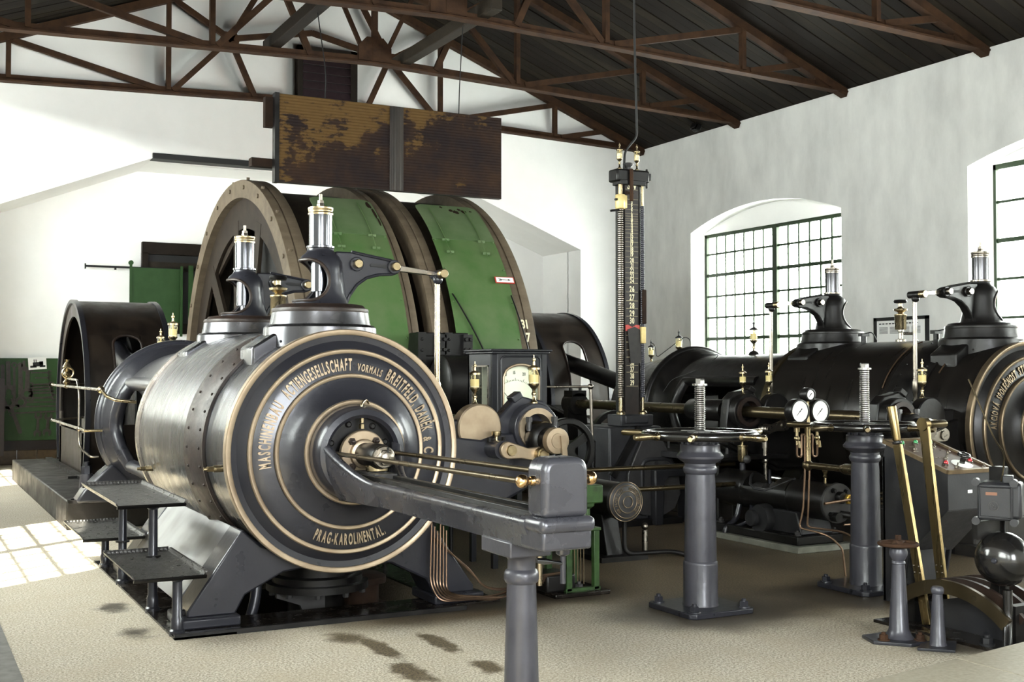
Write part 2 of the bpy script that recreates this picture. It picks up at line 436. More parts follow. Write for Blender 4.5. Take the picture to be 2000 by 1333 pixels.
# ---- side walls with arched window openings
def arch_pts(a, b, n=24):
    """underside of the flat arch between y=a and y=b"""
    z0, z1 = (4.39, 4.70) if a == 7.45 else (WZ1, WZA)
    return [(a + (b-a)*i/n, z0 + (z1-z0)*(1-(2*i/n-1)**2)) for i in range(n+1)]
def side_wall(name, xi, xo, material, wins):
    """xi: room face, xo: outer face; only real surfaces, no hidden inner faces"""
    m = M(); ya = YF - WT
    def q(*p): m.add(p, [(0, 1, 2, 3)])
    def face(y0, y1, z0a, z0b, z1):
        for x in (xi, xo): q((x, y0, z0a), (x, y1, z0b), (x, y1, z1), (x, y0, z1))
    for (a, b) in sorted(wins):
        face(ya, a, 0, 0, ZE); ya = b
        face(a, b, 0, 0, WZ0)
        q((xi, a, WZ0), (xi, b, WZ0), (xo, b, WZ0), (xo, a, WZ0))
        ap = arch_pts(a, b)
        for y, z in (ap[0], ap[-1]): q((xi, y, WZ0), (xo, y, WZ0), (xo, y, z), (xi, y, z))
        for (y0, z0), (y1, z1) in zip(ap[:-1], ap[1:]):
            face(y0, y1, z0, z1, ZE); q((xi, y0, z0), (xi, y1, z1), (xo, y1, z1), (xo, y0, z0))
    face(ya, YN + .3, 0, 0, ZE)
    q((xi, YF-WT, ZE), (xo, YF-WT, ZE), (xo, YN+.3, ZE), (xi, YN+.3, ZE))
    return struct(P(name, m, material, ang=12, recalc=False))
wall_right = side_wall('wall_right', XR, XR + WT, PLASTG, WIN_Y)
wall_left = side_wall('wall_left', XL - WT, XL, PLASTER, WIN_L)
# wall behind the photographer, one opening kept to light the left engine
m = M(); prev = XL - WT
for xc in (2.2,):
    m.b(prev, xc-1.4, YF-WT, YF, 0, 6.2); prev = xc + 1.4
    m.b(xc-1.4, xc+1.4, YF-WT, YF, 0, 1.25); m.b(xc-1.4, xc+1.4, YF-WT, YF, 4.5, 6.2)
m.b(prev, XR+WT, YF-WT, YF, 0, 6.2)
m.py([(XL-WT, 6.1), (XR+WT, 6.1), (XC, ZR+.25)], YF-WT, YF)
struct(P('wall_front', m, PLASTER))

# ---- gable wall with the recess behind the winding drum
NL, NR, N1, N2, NZ0, NZ1 = .87, 11.765, 3.69, 8.93, 3.905, 5.02
m = M()
m.py([(XL-WT, 0), (NL, 0), (NL, NZ0), (N1, NZ1), (XC, NZ1), (XC, ZR+.2), (XL-WT, ZE+.1)], YB, YB+.5)
m.py([(XC, NZ1), (N2, NZ1), (NR, NZ0), (NR, 0), (XR+.3, 0), (XR+.3, ZE+.05), (XC, ZR+.2)], YB, YB+.5)
wall_back = struct(P('wall_back', m, PLASTER, ang=15))
m = M()
m.b(NL-.3, NR+.3, YN, YN+.2, 0, 5.2)                                   # back of the recess
m.py([(NL-.25, 0), (NL, 0), (NL, NZ0), (N1, NZ1), (N2, NZ1), (NR, NZ0), (NR, 0), (NR+.25, 0), (NR+.25, NZ0+.1), (N2+.05, NZ1+.25), (N1-.05, NZ1+.25), (NL-.25, NZ0+.1)], YB+.48, YN+.05)
struct(P('wall_niche', m, PLASTER, ang=15))
struct(P('trim_1', M().b(N1-.03, N2+.03, YB-.03, YB+.25, NZ1-.02, NZ1+.075), INK, bevel=.01))

# tiled plinth under the recess wall
pl = thing('baseboard_back', '', '', (2.6, YN-.03, 0)); pl['kind'] = 'structure'; del pl['label']; del pl['category']
P('strip', M().b(NL, 5.2, YN-.06, YN-.001, .24, .40), DARKB, pl)
t0 = None
for i in range(14):
    x = NL + .31*i
    if t0 is None: t0 = P('tile', M().b(x, x+.30, YN-.04, YN-.002, .005, .238), TILE, pl, bevel=.006)
    else: share(t0, 'tile', (.31*i, 0, 0))
pb = thing('baseboard_niche', '', '', (9.5, YN-.03, 0)); pb['kind'] = 'structure'; del pb['label']; del pb['category']
P('panel', M().b(8.2, NR-.01, YN-.05, YN-.001, 0, 1.58), DARKB, pb)
P('rail', M().b(8.2, NR-.01, YN-.07, YN-.02, 1.53, 1.6), DARKB, pb, bevel=.01)

# ---- windows: green iron frames, glazing bars, every pane a piece of glass
def window(name, xw, ya, yb, z0, z1, ncol, nrow, thick_rows, mull=True, rows=None):
    w = thing(name, '', '', (xw, (ya+yb)/2, z0)); w['kind'] = 'structure'; del w['label']; del w['category']
    fw = .055
    fr = M()
    fr.b(xw-.03, xw+.03, ya, yb, z1-fw*1.5, z1); fr.b(xw-.03, xw+.03, ya, yb, z0, z0+fw)
    fr.b(xw-.03, xw+.03, ya, ya+fw, z0, z1); fr.b(xw-.03, xw+.03, yb-fw, yb, z0, z1)
    P('frame', fr, GREENW, w)
    ym = (ya+yb)/2
    if mull: P('mullion', M().b(xw-.035, xw+.035, ym-.06, ym+.06, z0, z1), GREENW, w)
    zb = [z0 + (z1-z0)*i/nrow for i in range(nrow+1)]
    halves = ((ya+fw, ym-.06), (ym+.06, yb-fw)) if mull else ((ya+fw, yb-fw),)
    for k in range(1, nrow):
        t = .030 if k in thick_rows else .018
        P('glazing_bar', M().b(xw-.014, xw+.014, ya+.02, yb-.02, zb[k]-t, zb[k]+t), GREENW, w)
    g0 = None
    for (a, b) in halves:
        for i in range(1, ncol):
            y = a + (b-a)*i/ncol
            t = .017 if i == ncol-1 or (i == 2 and mull) else .015
            P('glazing_bar', M().b(xw-.013, xw+.013, y-t, y+t, z0+.02, z1-.02), GREENW, w)
        for i in range(ncol):
            for k in range(nrow):
                y0 = a + (b-a)*i/ncol; 
                if g0 is None:
                    g0 = P('pane', M().b(xw-.003, xw+.003, y0, y0+(b-a)/ncol, zb[k], zb[k+1]), GLASS, w); gy, gz = y0, zb[k]
                else: share(g0, 'pane', (0, y0-gy, zb[k]-gz), w)
    return w
XW = XR + .36
window('window_1', XW, 13.86, 17.8, WZ0, 4.12, 7, 6, (1, 4))
# lunette plaster between frame and arch
m = M(); ap = arch_pts(13.86, 17.8)
m.px([(13.86, 4.10)] + [(17.8, 4.10)] + [(y, z+.02) for y, z in reversed(ap)], XW-.05, XW+.1)
struct(P('trim_2', m, PLASTER))
window('window_2', XW, 7.45, 11.26, WZ0, 4.42, 7, 5, (3,), mull=False)
m = M(); ap = arch_pts(7.45, 11.4)
m.px([(7.45, 4.41), (11.4, 4.41)] + [(y, z+.02) for y, z in reversed(ap)], XW-.05, XW+.1)
m.pz([(XR+.001, 11.402), (XW+.1, 11.402), (XW+.1, 11.25), (XW-.03, 11.25), (XR+.06, 11.39)], WZ0, 4.45)
struct(P('trim_3', m, PLASTER))
for n, (a, b) in enumerate(WIN_Y[2:]): window('window_%d' % (n+3), XW, a, b, WZ0, 4.12, 7, 6, (1, 4))
for n, (a, b) in enumerate(WIN_L): window('window_%d' % (n+5), XL-.36, a, b, WZ0, 4.12, 5, 6, (1, 4))

# brick wall of the neighbouring building, seen through the window beside the near engine
BRICKW = mat('red_brick_outside', (.38,.16,.10), (.28,.11,.075), .85, 0, 30, .1, 40)
wo = thing('neighbour_building', 'sunlit red brick building outside the right-hand window', 'building', (20.5, 12.0, 0))
P('wall', M().b(20.4, 21.0, 9.0, 12.05, -1, 3.15), BRICKW, wo)

# ---- roof boarding: boards laid from ridge to eaves
def roof(name, sgn, xe):
    r = thing(name, '', '', (XC, 8, ZE)); r['kind'] = 'structure'; del r['label']; del r['category']
    n = 118; y0 = YF - .2; dy = (YB + .3 - y0) / n
    d = Vector((xe - XC, 0, ZE - ZR)); L = d.length; d.normalize()
    up = Vector((-d.z*1.0, 0, d.x)) if sgn > 0 else Vector((d.z, 0, -d.x))
    if up.z < 0: up = -up
    o = None
    for i in range(n):
        lift = random.choice((0, .004, .008, .012))
        k = random.random()
        ya = y0 + dy*i
        mm = M(); p = [Vector((XC, 0, ZR)) , Vector((XC, 0, ZR)) + d*(L+.75)]
        vs = []
        for q in p:
            for yy in (ya+.008, ya+dy-.008):
                for h in (lift, lift+.03): vs.append(Vector((q.x, yy, q.z)) + up*h)
        mm.add(vs, [(0,1,3,2),(4,6,7,5),(0,4,5,1),(2,3,7,6),(0,2,6,4),(1,5,7,3)])
        P('board', mm, ROOFB2 if k > .72 else ROOFB, r)
    mm = M()
    vs = []
    for q in p:
        for yy in (y0-.3, YN+.3):
            for h in (.05, .12): vs.append(Vector((q.x, yy, q.z)) + up*h)
    mm.add(vs, [(0,1,3,2),(4,6,7,5),(0,4,5,1),(2,3,7,6),(0,2,6,4),(1,5,7,3)])
    P('roof_covering', mm, WOODD, r)
roof('ceiling', 1, XR)
roof('ceiling_slope', -1, XL)

# ---- steel roof trusses
def zr(x): return ZR - .06 - abs(x-XC)*(ZR-ZE)/(XR-XC)
def zc(x): return 6.20 - .23*abs(x-XC)/(XR-XC)
ORD = {0:'standing against the gable wall', 1:'above the winding drum, second from the gable wall', 2:'third from the gable wall, carrying the timber beam ends', 3:'nearest of the four, at the upper right edge'}
for k, Y in enumerate((19.38, 16.4, 13.76, 11.07)):
    t = thing('roof_truss', 'rust brown riveted steel roof truss ' + ORD[k], 'truss', (XC, Y, ZE), 'steel roof trusses')
    def ang(name, pts, w=.07, h=.09, mt=RUST):
        mm = M()
        for a, b in zip(pts[:-1], pts[1:]): mm.bar((a[0], Y, a[1]), (b[0], Y, b[1]), w, h)
        return P(name, mm, mt, t)
    for sg in (-1, 1):
        xe = XR if sg > 0 else XL
        x = lambda d: XC + sg*d
        # lower chord: two angles back to back
        for dy, dz, w, h in ((0, -.05, .16, .025), (0, 0, .03, .11)):
            mm = M(); mm.bar((XC, Y+dy, zc(XC)+dz), (xe, Y+dy, zc(xe)+dz), w, h); P('lower_chord', mm, RUST, t)
        ang('rafter', [(XC, zr(XC)), (xe, zr(xe)-.0)], .13, .13)
        ang('post', [(x(2.42), zc(x(2.42))), (x(2.42), zr(x(2.42)))])
        ang('post', [(x(4.82), zc(x(4.82))), (x(4.82), zr(x(4.82)))])
        ang('diagonal', [(x(2.55), zc(x(2.5))), (x(4.78), zr(x(4.8))-.06)])
        ang('diagonal', [(x(4.95), zc(x(4.9))), (x(5.95), zr(x(5.95)))])
        ang('diagonal', [(x(2.35), zc(x(2.4))), (x(1.42), 7.09)])
        ang('diagonal', [(x(1.0), zc(x(1.0))), (x(1.42), 7.09)])
        ang('diagonal', [(x(1.42), 7.09), (x(2.35), zr(x(2.35))-.02)])
        ang('diagonal', [(x(1.42), 7.09), (x(.75), zr(x(.75)))])
        ang('tie', [(x(1.42), 7.09), (XC, 7.38)])
        if k > 0: ang('diagonal', [(x(.18), zc(XC)+.12), (x(.62), 7.24)], .05, .06)
        P('gusset', M().py([(x(1.42)-.13, 6.98), (x(1.42)+.13, 6.98), (x(1.42)+.16, 7.09), (x(1.42)+.10, 7.2), (x(1.42)-.10, 7.2), (x(1.42)-.16, 7.09)], Y-.03, Y+.03), RUST, t)
        P('end_plate', M().py([(xe-sg*.62, zr(xe-sg*.62)-.02), (xe-sg*.62, zc(xe)-.02), (xe, zc(xe)-.04), (xe, zr(xe)+.02)], Y-.02, Y+.02), RUST, t)
    if k == 0: continue
    ang('king_post', [(XC, zc(XC)), (XC, zr(XC))], .08, .08)
    P('centre_gusset', M().py([(XC-.26, zc(XC)-.02), (XC+.26, zc(XC)-.02), (XC+.26, zc(XC)+.2), (XC+.13, zc(XC)+.34), (XC-.13, zc(XC)+.34), (XC-.26, zc(XC)+.2)], Y-.035, Y+.035), RUST, t)
# two timbers lying along the hall on the truss chords
for xb, lab in ((4.78, 'dark timber beam lying across the truss chords left of the hanging panel'), (6.80, 'grey timber beam lying across the truss chords right of the louvre')):
    o = P('timber_beam', M().b(xb-.085, xb+.085, 13.35, 16.75, 6.20, 6.37), WOOD if xb > 5 else WOODD, bevel=.012)
    tag(o, lab, 'beam', 'timber beams on the trusses')

# ---- louvred vent in the gable
lv = thing('gable_louvre', 'dark plum slatted louvre in the gable above the hanging panel', 'louvre', (6.6, YB-.02, 5.0))
fr = M(); fr.b(6.06, 6.15, YB-.09, YB, 5.35, 7.16); fr.b(7.02, 7.14, YB-.09, YB, 5.35, 7.16); fr.b(6.06, 7.14, YB-.09, YB, 7.05, 7.16); fr.b(6.06, 7.14, YB-.09, YB, 5.35, 5.45)
P('frame', fr, WOODD, lv)
P('backing', M().b(6.1, 7.1, YB-.012, YB-.002, 5.4, 7.1), INK, lv)
s0 = None
for i in range(11):
    z = 5.50 + .142*i
    if s0 is None:
        mm = M(); mm.box((6.585, YB-.05, z), (.87, .012, .15), Matrix.Rotation(math.radians(-24), 3, 'X')); s0 = P('slat', mm, PLUM, lv)
    else: share(s0, 'slat', (0, 0, .142*i))

# ---- hanging rusty corrugated panel
def rust_panel_mat():
    m = bpy.data.materials.new('rusty_corrugated_sheet'); m.use_nodes = True
    nt, N, L, bs = tex_nodes(m)
    geo = N.new('ShaderNodeTexCoord')
    def nz(scale, sc, det=8):
        mp = N.new('ShaderNodeMapping'); mp.inputs['Scale'].default_value = sc; L.new(geo.outputs['Object'], mp.inputs['Vector'])
        n = N.new('ShaderNodeTexNoise'); n.inputs['Scale'].default_value = scale; n.inputs['Detail'].default_value = det; n.inputs['Roughness'].default_value = .65
        L.new(mp.outputs['Vector'], n.inputs['Vector']); return n.outputs['Fac']
    def mixc(f, a, b):
        x = N.new('ShaderNodeMix'); x.data_type = 'RGBA'; L.new(f, x.inputs['Factor'])
        for k, s in (('A', a), ('B', b)):
            if isinstance(s, tuple): x.inputs[k].default_value = (*s, 1)
            else: L.new(s, x.inputs[k])
        return x.outputs['Result']
    def rng(s, a, b):
        r = N.new('ShaderNodeMapRange'); r.inputs['From Min'].default_value = a; r.inputs['From Max'].default_value = b; L.new(s, r.inputs['Value']); return r.outputs['Result']
    sep = N.new('ShaderNodeSeparateXYZ'); L.new(geo.outputs['Object'], sep.inputs[0])
    # flaking: more bare ochre metal towards the upper left of the sheet
    a = N.new('ShaderNodeMath'); a.operation = 'MULTIPLY_ADD'; L.new(sep.outputs['Z'], a.inputs[0]); a.inputs[1].default_value = .22; a.inputs[2].default_value = -.13
    b = N.new('ShaderNodeMath'); b.operation = 'MULTIPLY_ADD'; L.new(sep.outputs['X'], b.inputs[0]); b.inputs[1].default_value = -.055; L.new(a.outputs[0], b.inputs[2])
    c = N.new('ShaderNodeMath'); c.operation = 'ADD'; L.new(nz(1.7, (1,1,1.2)), c.inputs[0]); L.new(b.outputs[0], c.inputs[1])
    d = N.new('ShaderNodeMath'); d.operation = 'MULTIPLY_ADD'; L.new(nz(16, (.35,1,1.6), 5), d.inputs[0]); d.inputs[1].default_value = .28; L.new(c.outputs[0], d.inputs[2])
    dark = mixc(rng(nz(2.2, (1,1,1)), .4, .65), (.011,.0068,.0068), (.026,.013,.0072))
    L.new(mixc(rng(d.outputs[0], .675, .72), dark, mixc(nz(9, (1,1,3)), (.058,.032,.0105), (.085,.048,.015))), bs.inputs['Base Color'])
    bs.inputs['Roughness'].default_value = .7; bs.inputs['Specular IOR Level'].default_value = .12
    return m
PANELM = rust_panel_mat()
hp = thing('hanging_panel', 'long rusty corrugated panel hung from the roof over the drum', 'panel', (5.63, 14.0, 3.87))
def panel_sheet(x0, x1, y, vertical=False):
    mm = M(); za, zb = 3.87, 4.955
    if vertical:
        n = int((x1-x0)/.018); prof = [(x0+(x1-x0)*i/n, y + .006*math.sin(i*pi*.5*1.0)) for i in range(n+1)]
        vs = [(x, yy, z) for x, yy in prof for z in (za, zb)] + [(x, yy+.012, z) for x, yy in prof for z in (za, zb)]
        k = len(prof); fs = []
        for i in range(k-1):
            fs.append((2*i, 2*i+2, 2*i+3, 2*i+1)); fs.append((2*k+2*i, 2*k+2*i+1, 2*k+2*i+3, 2*k+2*i+2))
        mm.add(vs, fs)
    else:
        n = 116; prof = [(za + (zb-za)*i/n, y + .005*math.sin(i*pi/2)) for i in range(n+1)]
        vs = [(x, yy, z) for z, yy in prof for x in (x0, x1)]
        fs = [(2*i, 2*i+1, 2*i+3, 2*i+2) for i in range(n)]
        mm.add(vs, fs)
    return mm
P('sheet', panel_sheet(4.09, 5.60, 13.985), PANELM, hp, ang=80)
P('sheet', panel_sheet(5.75, 7.19, 13.985), PANELM, hp, ang=80)
P('joint_strip', panel_sheet(5.58, 5.77, 13.975, True), BLACKB, hp, ang=80)
P('core', M().b(4.08, 7.20, 13.995, 14.075, 3.865, 4.96), BLACKB, hp)
P('edge_strip', M().b(4.075, 4.13, 13.968, 14.08, 3.86, 4.965), BLACK, hp)
P('rear_cleat', M().b(3.98, 4.09, 14.06, 14.16, 4.55, 4.92), RUSTD, hp)
P('rear_cleat', M().b(3.82, 4.12, 14.08, 14.22, 4.06, 4.16), RUSTD, hp)
for xw, yw, xa, ya in ((4.73, 14.03, 4.80, 14.55), (6.58, 14.03, 6.72, 14.2)):
    P('hanging_wire', M().tube(smooth_path([(xa, ya, 6.22), (xw+.02, yw+.02, 5.3), (xw, yw, 4.9)], .3), .007, 6), CABLE, hp)

# ---- small floodlight near the eaves
fl = thing('floodlight', 'small glass fronted floodlight under the roof boards by the right eaves', 'lamp', (12.85, 17.3, 6.0))
P('housing', M().box((12.9, 17.3, 6.02), (.14, .16, .16), Matrix.Rotation(.5, 3, 'Y')), BLACK, fl, bevel=.02)
P('lens', M().box((12.83, 17.25, 5.99), (.02, .11, .11), Matrix.Rotation(.5, 3, 'Y')), STEEL, fl)
P('arm', M().tube([(12.95, 17.3, 6.05), (13.0, 17.3, 6.2)], .015, 8), BLACK, fl)

# ---- framed notice on the right-hand wall
nf = thing('framed_notice', 'printed notice in a black frame on the right-hand wall', 'notice', (XR-.02, 12.63, 1.75))
y0, y1, z0, z1 = 12.1, 13.15, 1.5, 2.35
fr = M(); fr.b(XR-.04, XR-.002, y0, y0+.05, z0, z1); fr.b(XR-.04, XR-.002, y1-.05, y1, z0, z1); fr.b(XR-.04, XR-.002, y0, y1, z1-.05, z1); fr.b(XR-.04, XR-.002, y0, y1, z0, z0+.05)
P('frame', fr, INK, nf)
P('sheet', M().b(XR-.02, XR-.004, y0+.03, y1-.03, z0+.03, z1-.03), PAPER, nf)
pr_ = M()
for i in range(12): pr_.b(XR-.022, XR-.0202, y1-.14-.065*i, y1-.095-.065*i, 2.245, 2.262)
for j in range(4):
    for i in range(9): pr_.b(XR-.022, XR-.0202, y1-.27-.21*j, y1-.10-.21*j, 2.20-.012*i, 2.205-.012*i)
P('print', pr_, GREYP, nf, stuff=True)

fpl = P('floor_plate', M().b(-.3, .585, 5.2, 8.35, .0005, .008), mat('worn_floor_plate', (.20,.195,.185), (.13,.125,.118), .5, .3, 12, .1, 60)); tag(fpl, 'worn grey metal floor plate in the lower left corner', 'floor plate')

# ================================================================== LETTERING
_gl = {}
def glyph(ch):
    if ch in _gl: return _gl[ch]
    cu = bpy.data.curves.new('glyph', 'FONT'); cu.body = ch; cu.size = 1.0; cu.extrude = .5; cu.offset = .030; cu.resolution_u = 3
    ob = bpy.data.objects.new('glyph', cu); col.objects.link(ob)
    bpy.context.view_layer.update()
    me = bpy.data.meshes.new_from_object(ob.evaluated_get(bpy.context.evaluated_depsgraph_get()))
    vs = [tuple(v.co) for v in me.vertices]; fs = [tuple(p.vertices) for p in me.polygons]
    if vs:
        x0 = min(v[0] for v in vs); x1 = max(v[0] for v in vs)
        vs = [(x - x0, y, z) for x, y, z in vs]; w = x1 - x0
    else: w = .28
    col.objects.unlink(ob); bpy.data.objects.remove(ob); bpy.data.curves.remove(cu); bpy.data.meshes.remove(me)
    _gl[ch] = (vs, fs, w); return _gl[ch]
def text_line(m, s, o, u, v, n, h, xs=.6, depth=.006, gap=.14, align='L'):
    """letters of cap height h (font cap height ~.7) along u with up v, proud by depth along n"""
    o, u, v, n = Vector(o), Vector(u).normalized(), Vector(v).normalized(), Vector(n).normalized()
    k = h/.73; adv = 0; items = []
    for ch in s:
        vs, fs, w = glyph(ch); items.append((adv, vs, fs)); adv += (w*xs + gap*xs)*k if vs else .32*xs*k
    sh = {'L': 0, 'C': -adv/2, 'R': -adv}[align]
    for a, vs, fs in items:
        m.add([o + u*(sh + a + x*k*xs) + v*(y*k) + n*((z+.5)*depth) for x, y, z in vs], fs)
    return adv
def text_arc(m, words, c, r, h, inside=False, depth=.01, y=0, prot=None):
    """words: (string, start angle deg, end angle deg, height factor), clockwise from 9 o'clock (0) over the top as seen from -Y"""
    for (s, a0, a1, hf) in words:
        gl = [glyph(ch) for ch in s]
        tot = sum((w if vs else .30) for vs, fs, w in gl) + .16*(len(gl)-1)
        span = math.radians(a1 - a0); k = h*hf/.73
        pos = 0
        xs = abs(span)*r/(tot*k)
        for vs, fs, w in gl:
            wc = (w if vs else .30)
            t = (pos + wc/2)/tot; ang = math.radians(a0) + span*t
            # direction from the centre
            dx, dz = -math.cos(ang), math.sin(ang)
            rad = Vector((dx, 0, dz)); tan = Vector((dz, 0, -dx))      # clockwise tangent
            if inside: rad, tan = rad, -tan
            up = rad if not inside else -rad
            base = Vector((c[0], y, c[2])) + rad*(r if not inside else r + h*hf)
            if not vs: pos += wc + .16; continue
            g_ = M() if isinstance(m, list) else m
            if isinstance(m, list): m.append(g_)
            g_.add([base + tan*((x - wc/2)*k*xs) + up*(yy*k) + Vector((0,-1,0))*((z+.5)*depth) for x, yy, z in vs], fs)
            pos += wc + .16

# ================================================================== SMALL FITTINGS
def oil_cup(x, y, z, s, label, glassy=True, flare=False):
    """drip lubricator: foot, stem, glass (or brass) cup, lid, needle"""
    t = thing('oil_cup', label, 'oil cup', (x, y, z), 'drip oil cups')
    P('foot', M().lathe([(.030*s,0),(.030*s,.012*s),(.014*s,.03*s),(.011*s,.06*s),(.018*s,.068*s),(.018*s,.08*s),(.011*s,.088*s),(.013*s,.105*s),(.030*s,.125*s),(.041*s,.14*s),(.041*s,.15*s)], (x,y,z), (0,0,1), 16), BRASS, t)
    if glassy:
        P('glass', M().lathe([(.034*s,.15*s),(.040*s,.175*s),(.040*s,.255*s)], (x,y,z), (0,0,1), 16), OILG, t)
        P('feed_tube', M().cyl((x,y,z+.15*s), (x,y,z+.26*s), .008*s), BRASS, t)
        P('oil', M().cyl((x,y,z+.152*s), (x,y,z+.215*s), .036*s), mat_oil, t)
    else:
        P('cup', M().lathe([(.034*s,.15*s),(.042*s,.17*s),(.042*s,.255*s)], (x,y,z), (0,0,1), 16), BRASS, t)
    P('lid', M().lathe([(.046*s,.252*s),(.046*s,.266*s),(.030*s,.276*s),(.010*s,.285*s),(.008*s,.315*s),(.014*s,.32*s),(.014*s,.333*s),(.005*s,.338*s),(.004*s,.36*s)], (x,y,z), (0,0,1), 16), BRASS if not flare else BLACK, t)
    return t
mat_oil = mat('pale_oil', (.62,.55,.36), None, .15, 0)

def bolt(m, x, y, z, r=.03, ax=(0,0,1)):
    c = Vector((x,y,z)); w = Vector(ax)
    m.lathe([(r*1.35,0),(r*1.35,r*.25)], c, w, 16)
    m.lathe([(r,r*.25),(r,r*1.2),(r*.9,r*1.3)], c, w, 6)
    m.lathe([(r*.5,r*1.3),(r*.5,r*1.75),(r*.38,r*1.85)], c, w, 10)

# ------------------------------------------------------------------ valve bonnet with a C-shaped opening (boolean, applied)
def bonnet_mesh():
    bell = M().lathe([(.195,0),(.182,.02),(.168,.08),(.158,.16),(.150,.24),(.145,.29),(.125,.33),(.098,.352),(.088,.37),(.088,.385)], (0,0,0), (0,0,1), 40)
    cut = M()
    # slanted C-shaped bite out of the outer side
    prof = [(-.4,-.04)] 
    pts = arc(-.135, .165, .145, math.radians(-78), math.radians(78), 20, .14)
    poly = [(-.5, .028)] + pts[0:] + [(-.5, .302)]
    cut.prism(poly, (0,-.4,0), (1,0,0), (0,0,1), (0,.8,0))
    hollow = M().lathe([(.125,-.02),(.115,.12),(.105,.25),(.082,.30)], (0,0,0), (0,0,1), 24)
    obs = []
    for i, mm in enumerate((bell, cut, hollow)):
        me = mesh_of(mm, 'tmp', IRON, Vector((0,0,0)))
        o = bpy.data.objects.new('tmp', me); col.objects.link(o); obs.append(o)
    for c in obs[1:]:
        md = obs[0].modifiers.new('bool', 'BOOLEAN'); md.object = c; md.operation = 'DIFFERENCE'; md.solver = 'EXACT'
    bpy.context.view_layer.update()
    dg = bpy.context.evaluated_depsgraph_get()
    me = bpy.data.meshes.new_from_object(obs[0].evaluated_get(dg))
    res = M(); res.add([tuple(v.co) for v in me.vertices], [tuple(p.vertices) for p in me.polygons])
    for o in obs: 
        d = o.data; bpy.data.objects.remove(o); bpy.data.meshes.remove(d)
    # bright rim following the opening
    rim = []
    def rb(z):
        T = [(.195,0),(.182,.02),(.168,.08),(.158,.16),(.150,.24),(.145,.29),(.125,.33)]
        for (r0,z0),(r1,z1) in zip(T[:-1],T[1:]):
            if z0 <= z <= z1: return r0 + (r1-r0)*(z-z0)/(z1-z0)
        return .15
    for sg in (-1, 1):
        pl = []
        for (x, z) in poly:
            r = rb(z)
            if abs(x) < r: pl.append((x, sg*math.sqrt(r*r - x*x), z))
        # continue to the outermost point of the notch on both edges
        r = rb(.302); r2 = rb(.028)
        pl = [(-r2*.999, 0, .028)] + [(-r2*.93, sg*r2*.36, .028), (-r2*.7, sg*r2*.71, .028)] + pl + [(-r*.9, sg*r*.43, .302), (-r*.999, 0, .302)]
        rim.append(pl)
    return res, rim
BON, BONRIM = bonnet_mesh()

def at(m, o):
    """copy of builder m moved by o"""
    n = M(); o = Vector(o); n.v = [v + o for v in m.v]; n.f = [list(f) for f in m.f]; return n

BRASSD = mat('darker_brass_ring', (.20,.152,.098), (.14,.104,.067), .36, .8, 6, .03, 60, rvar=.05, detail=3)  # darker copy of the matte brass
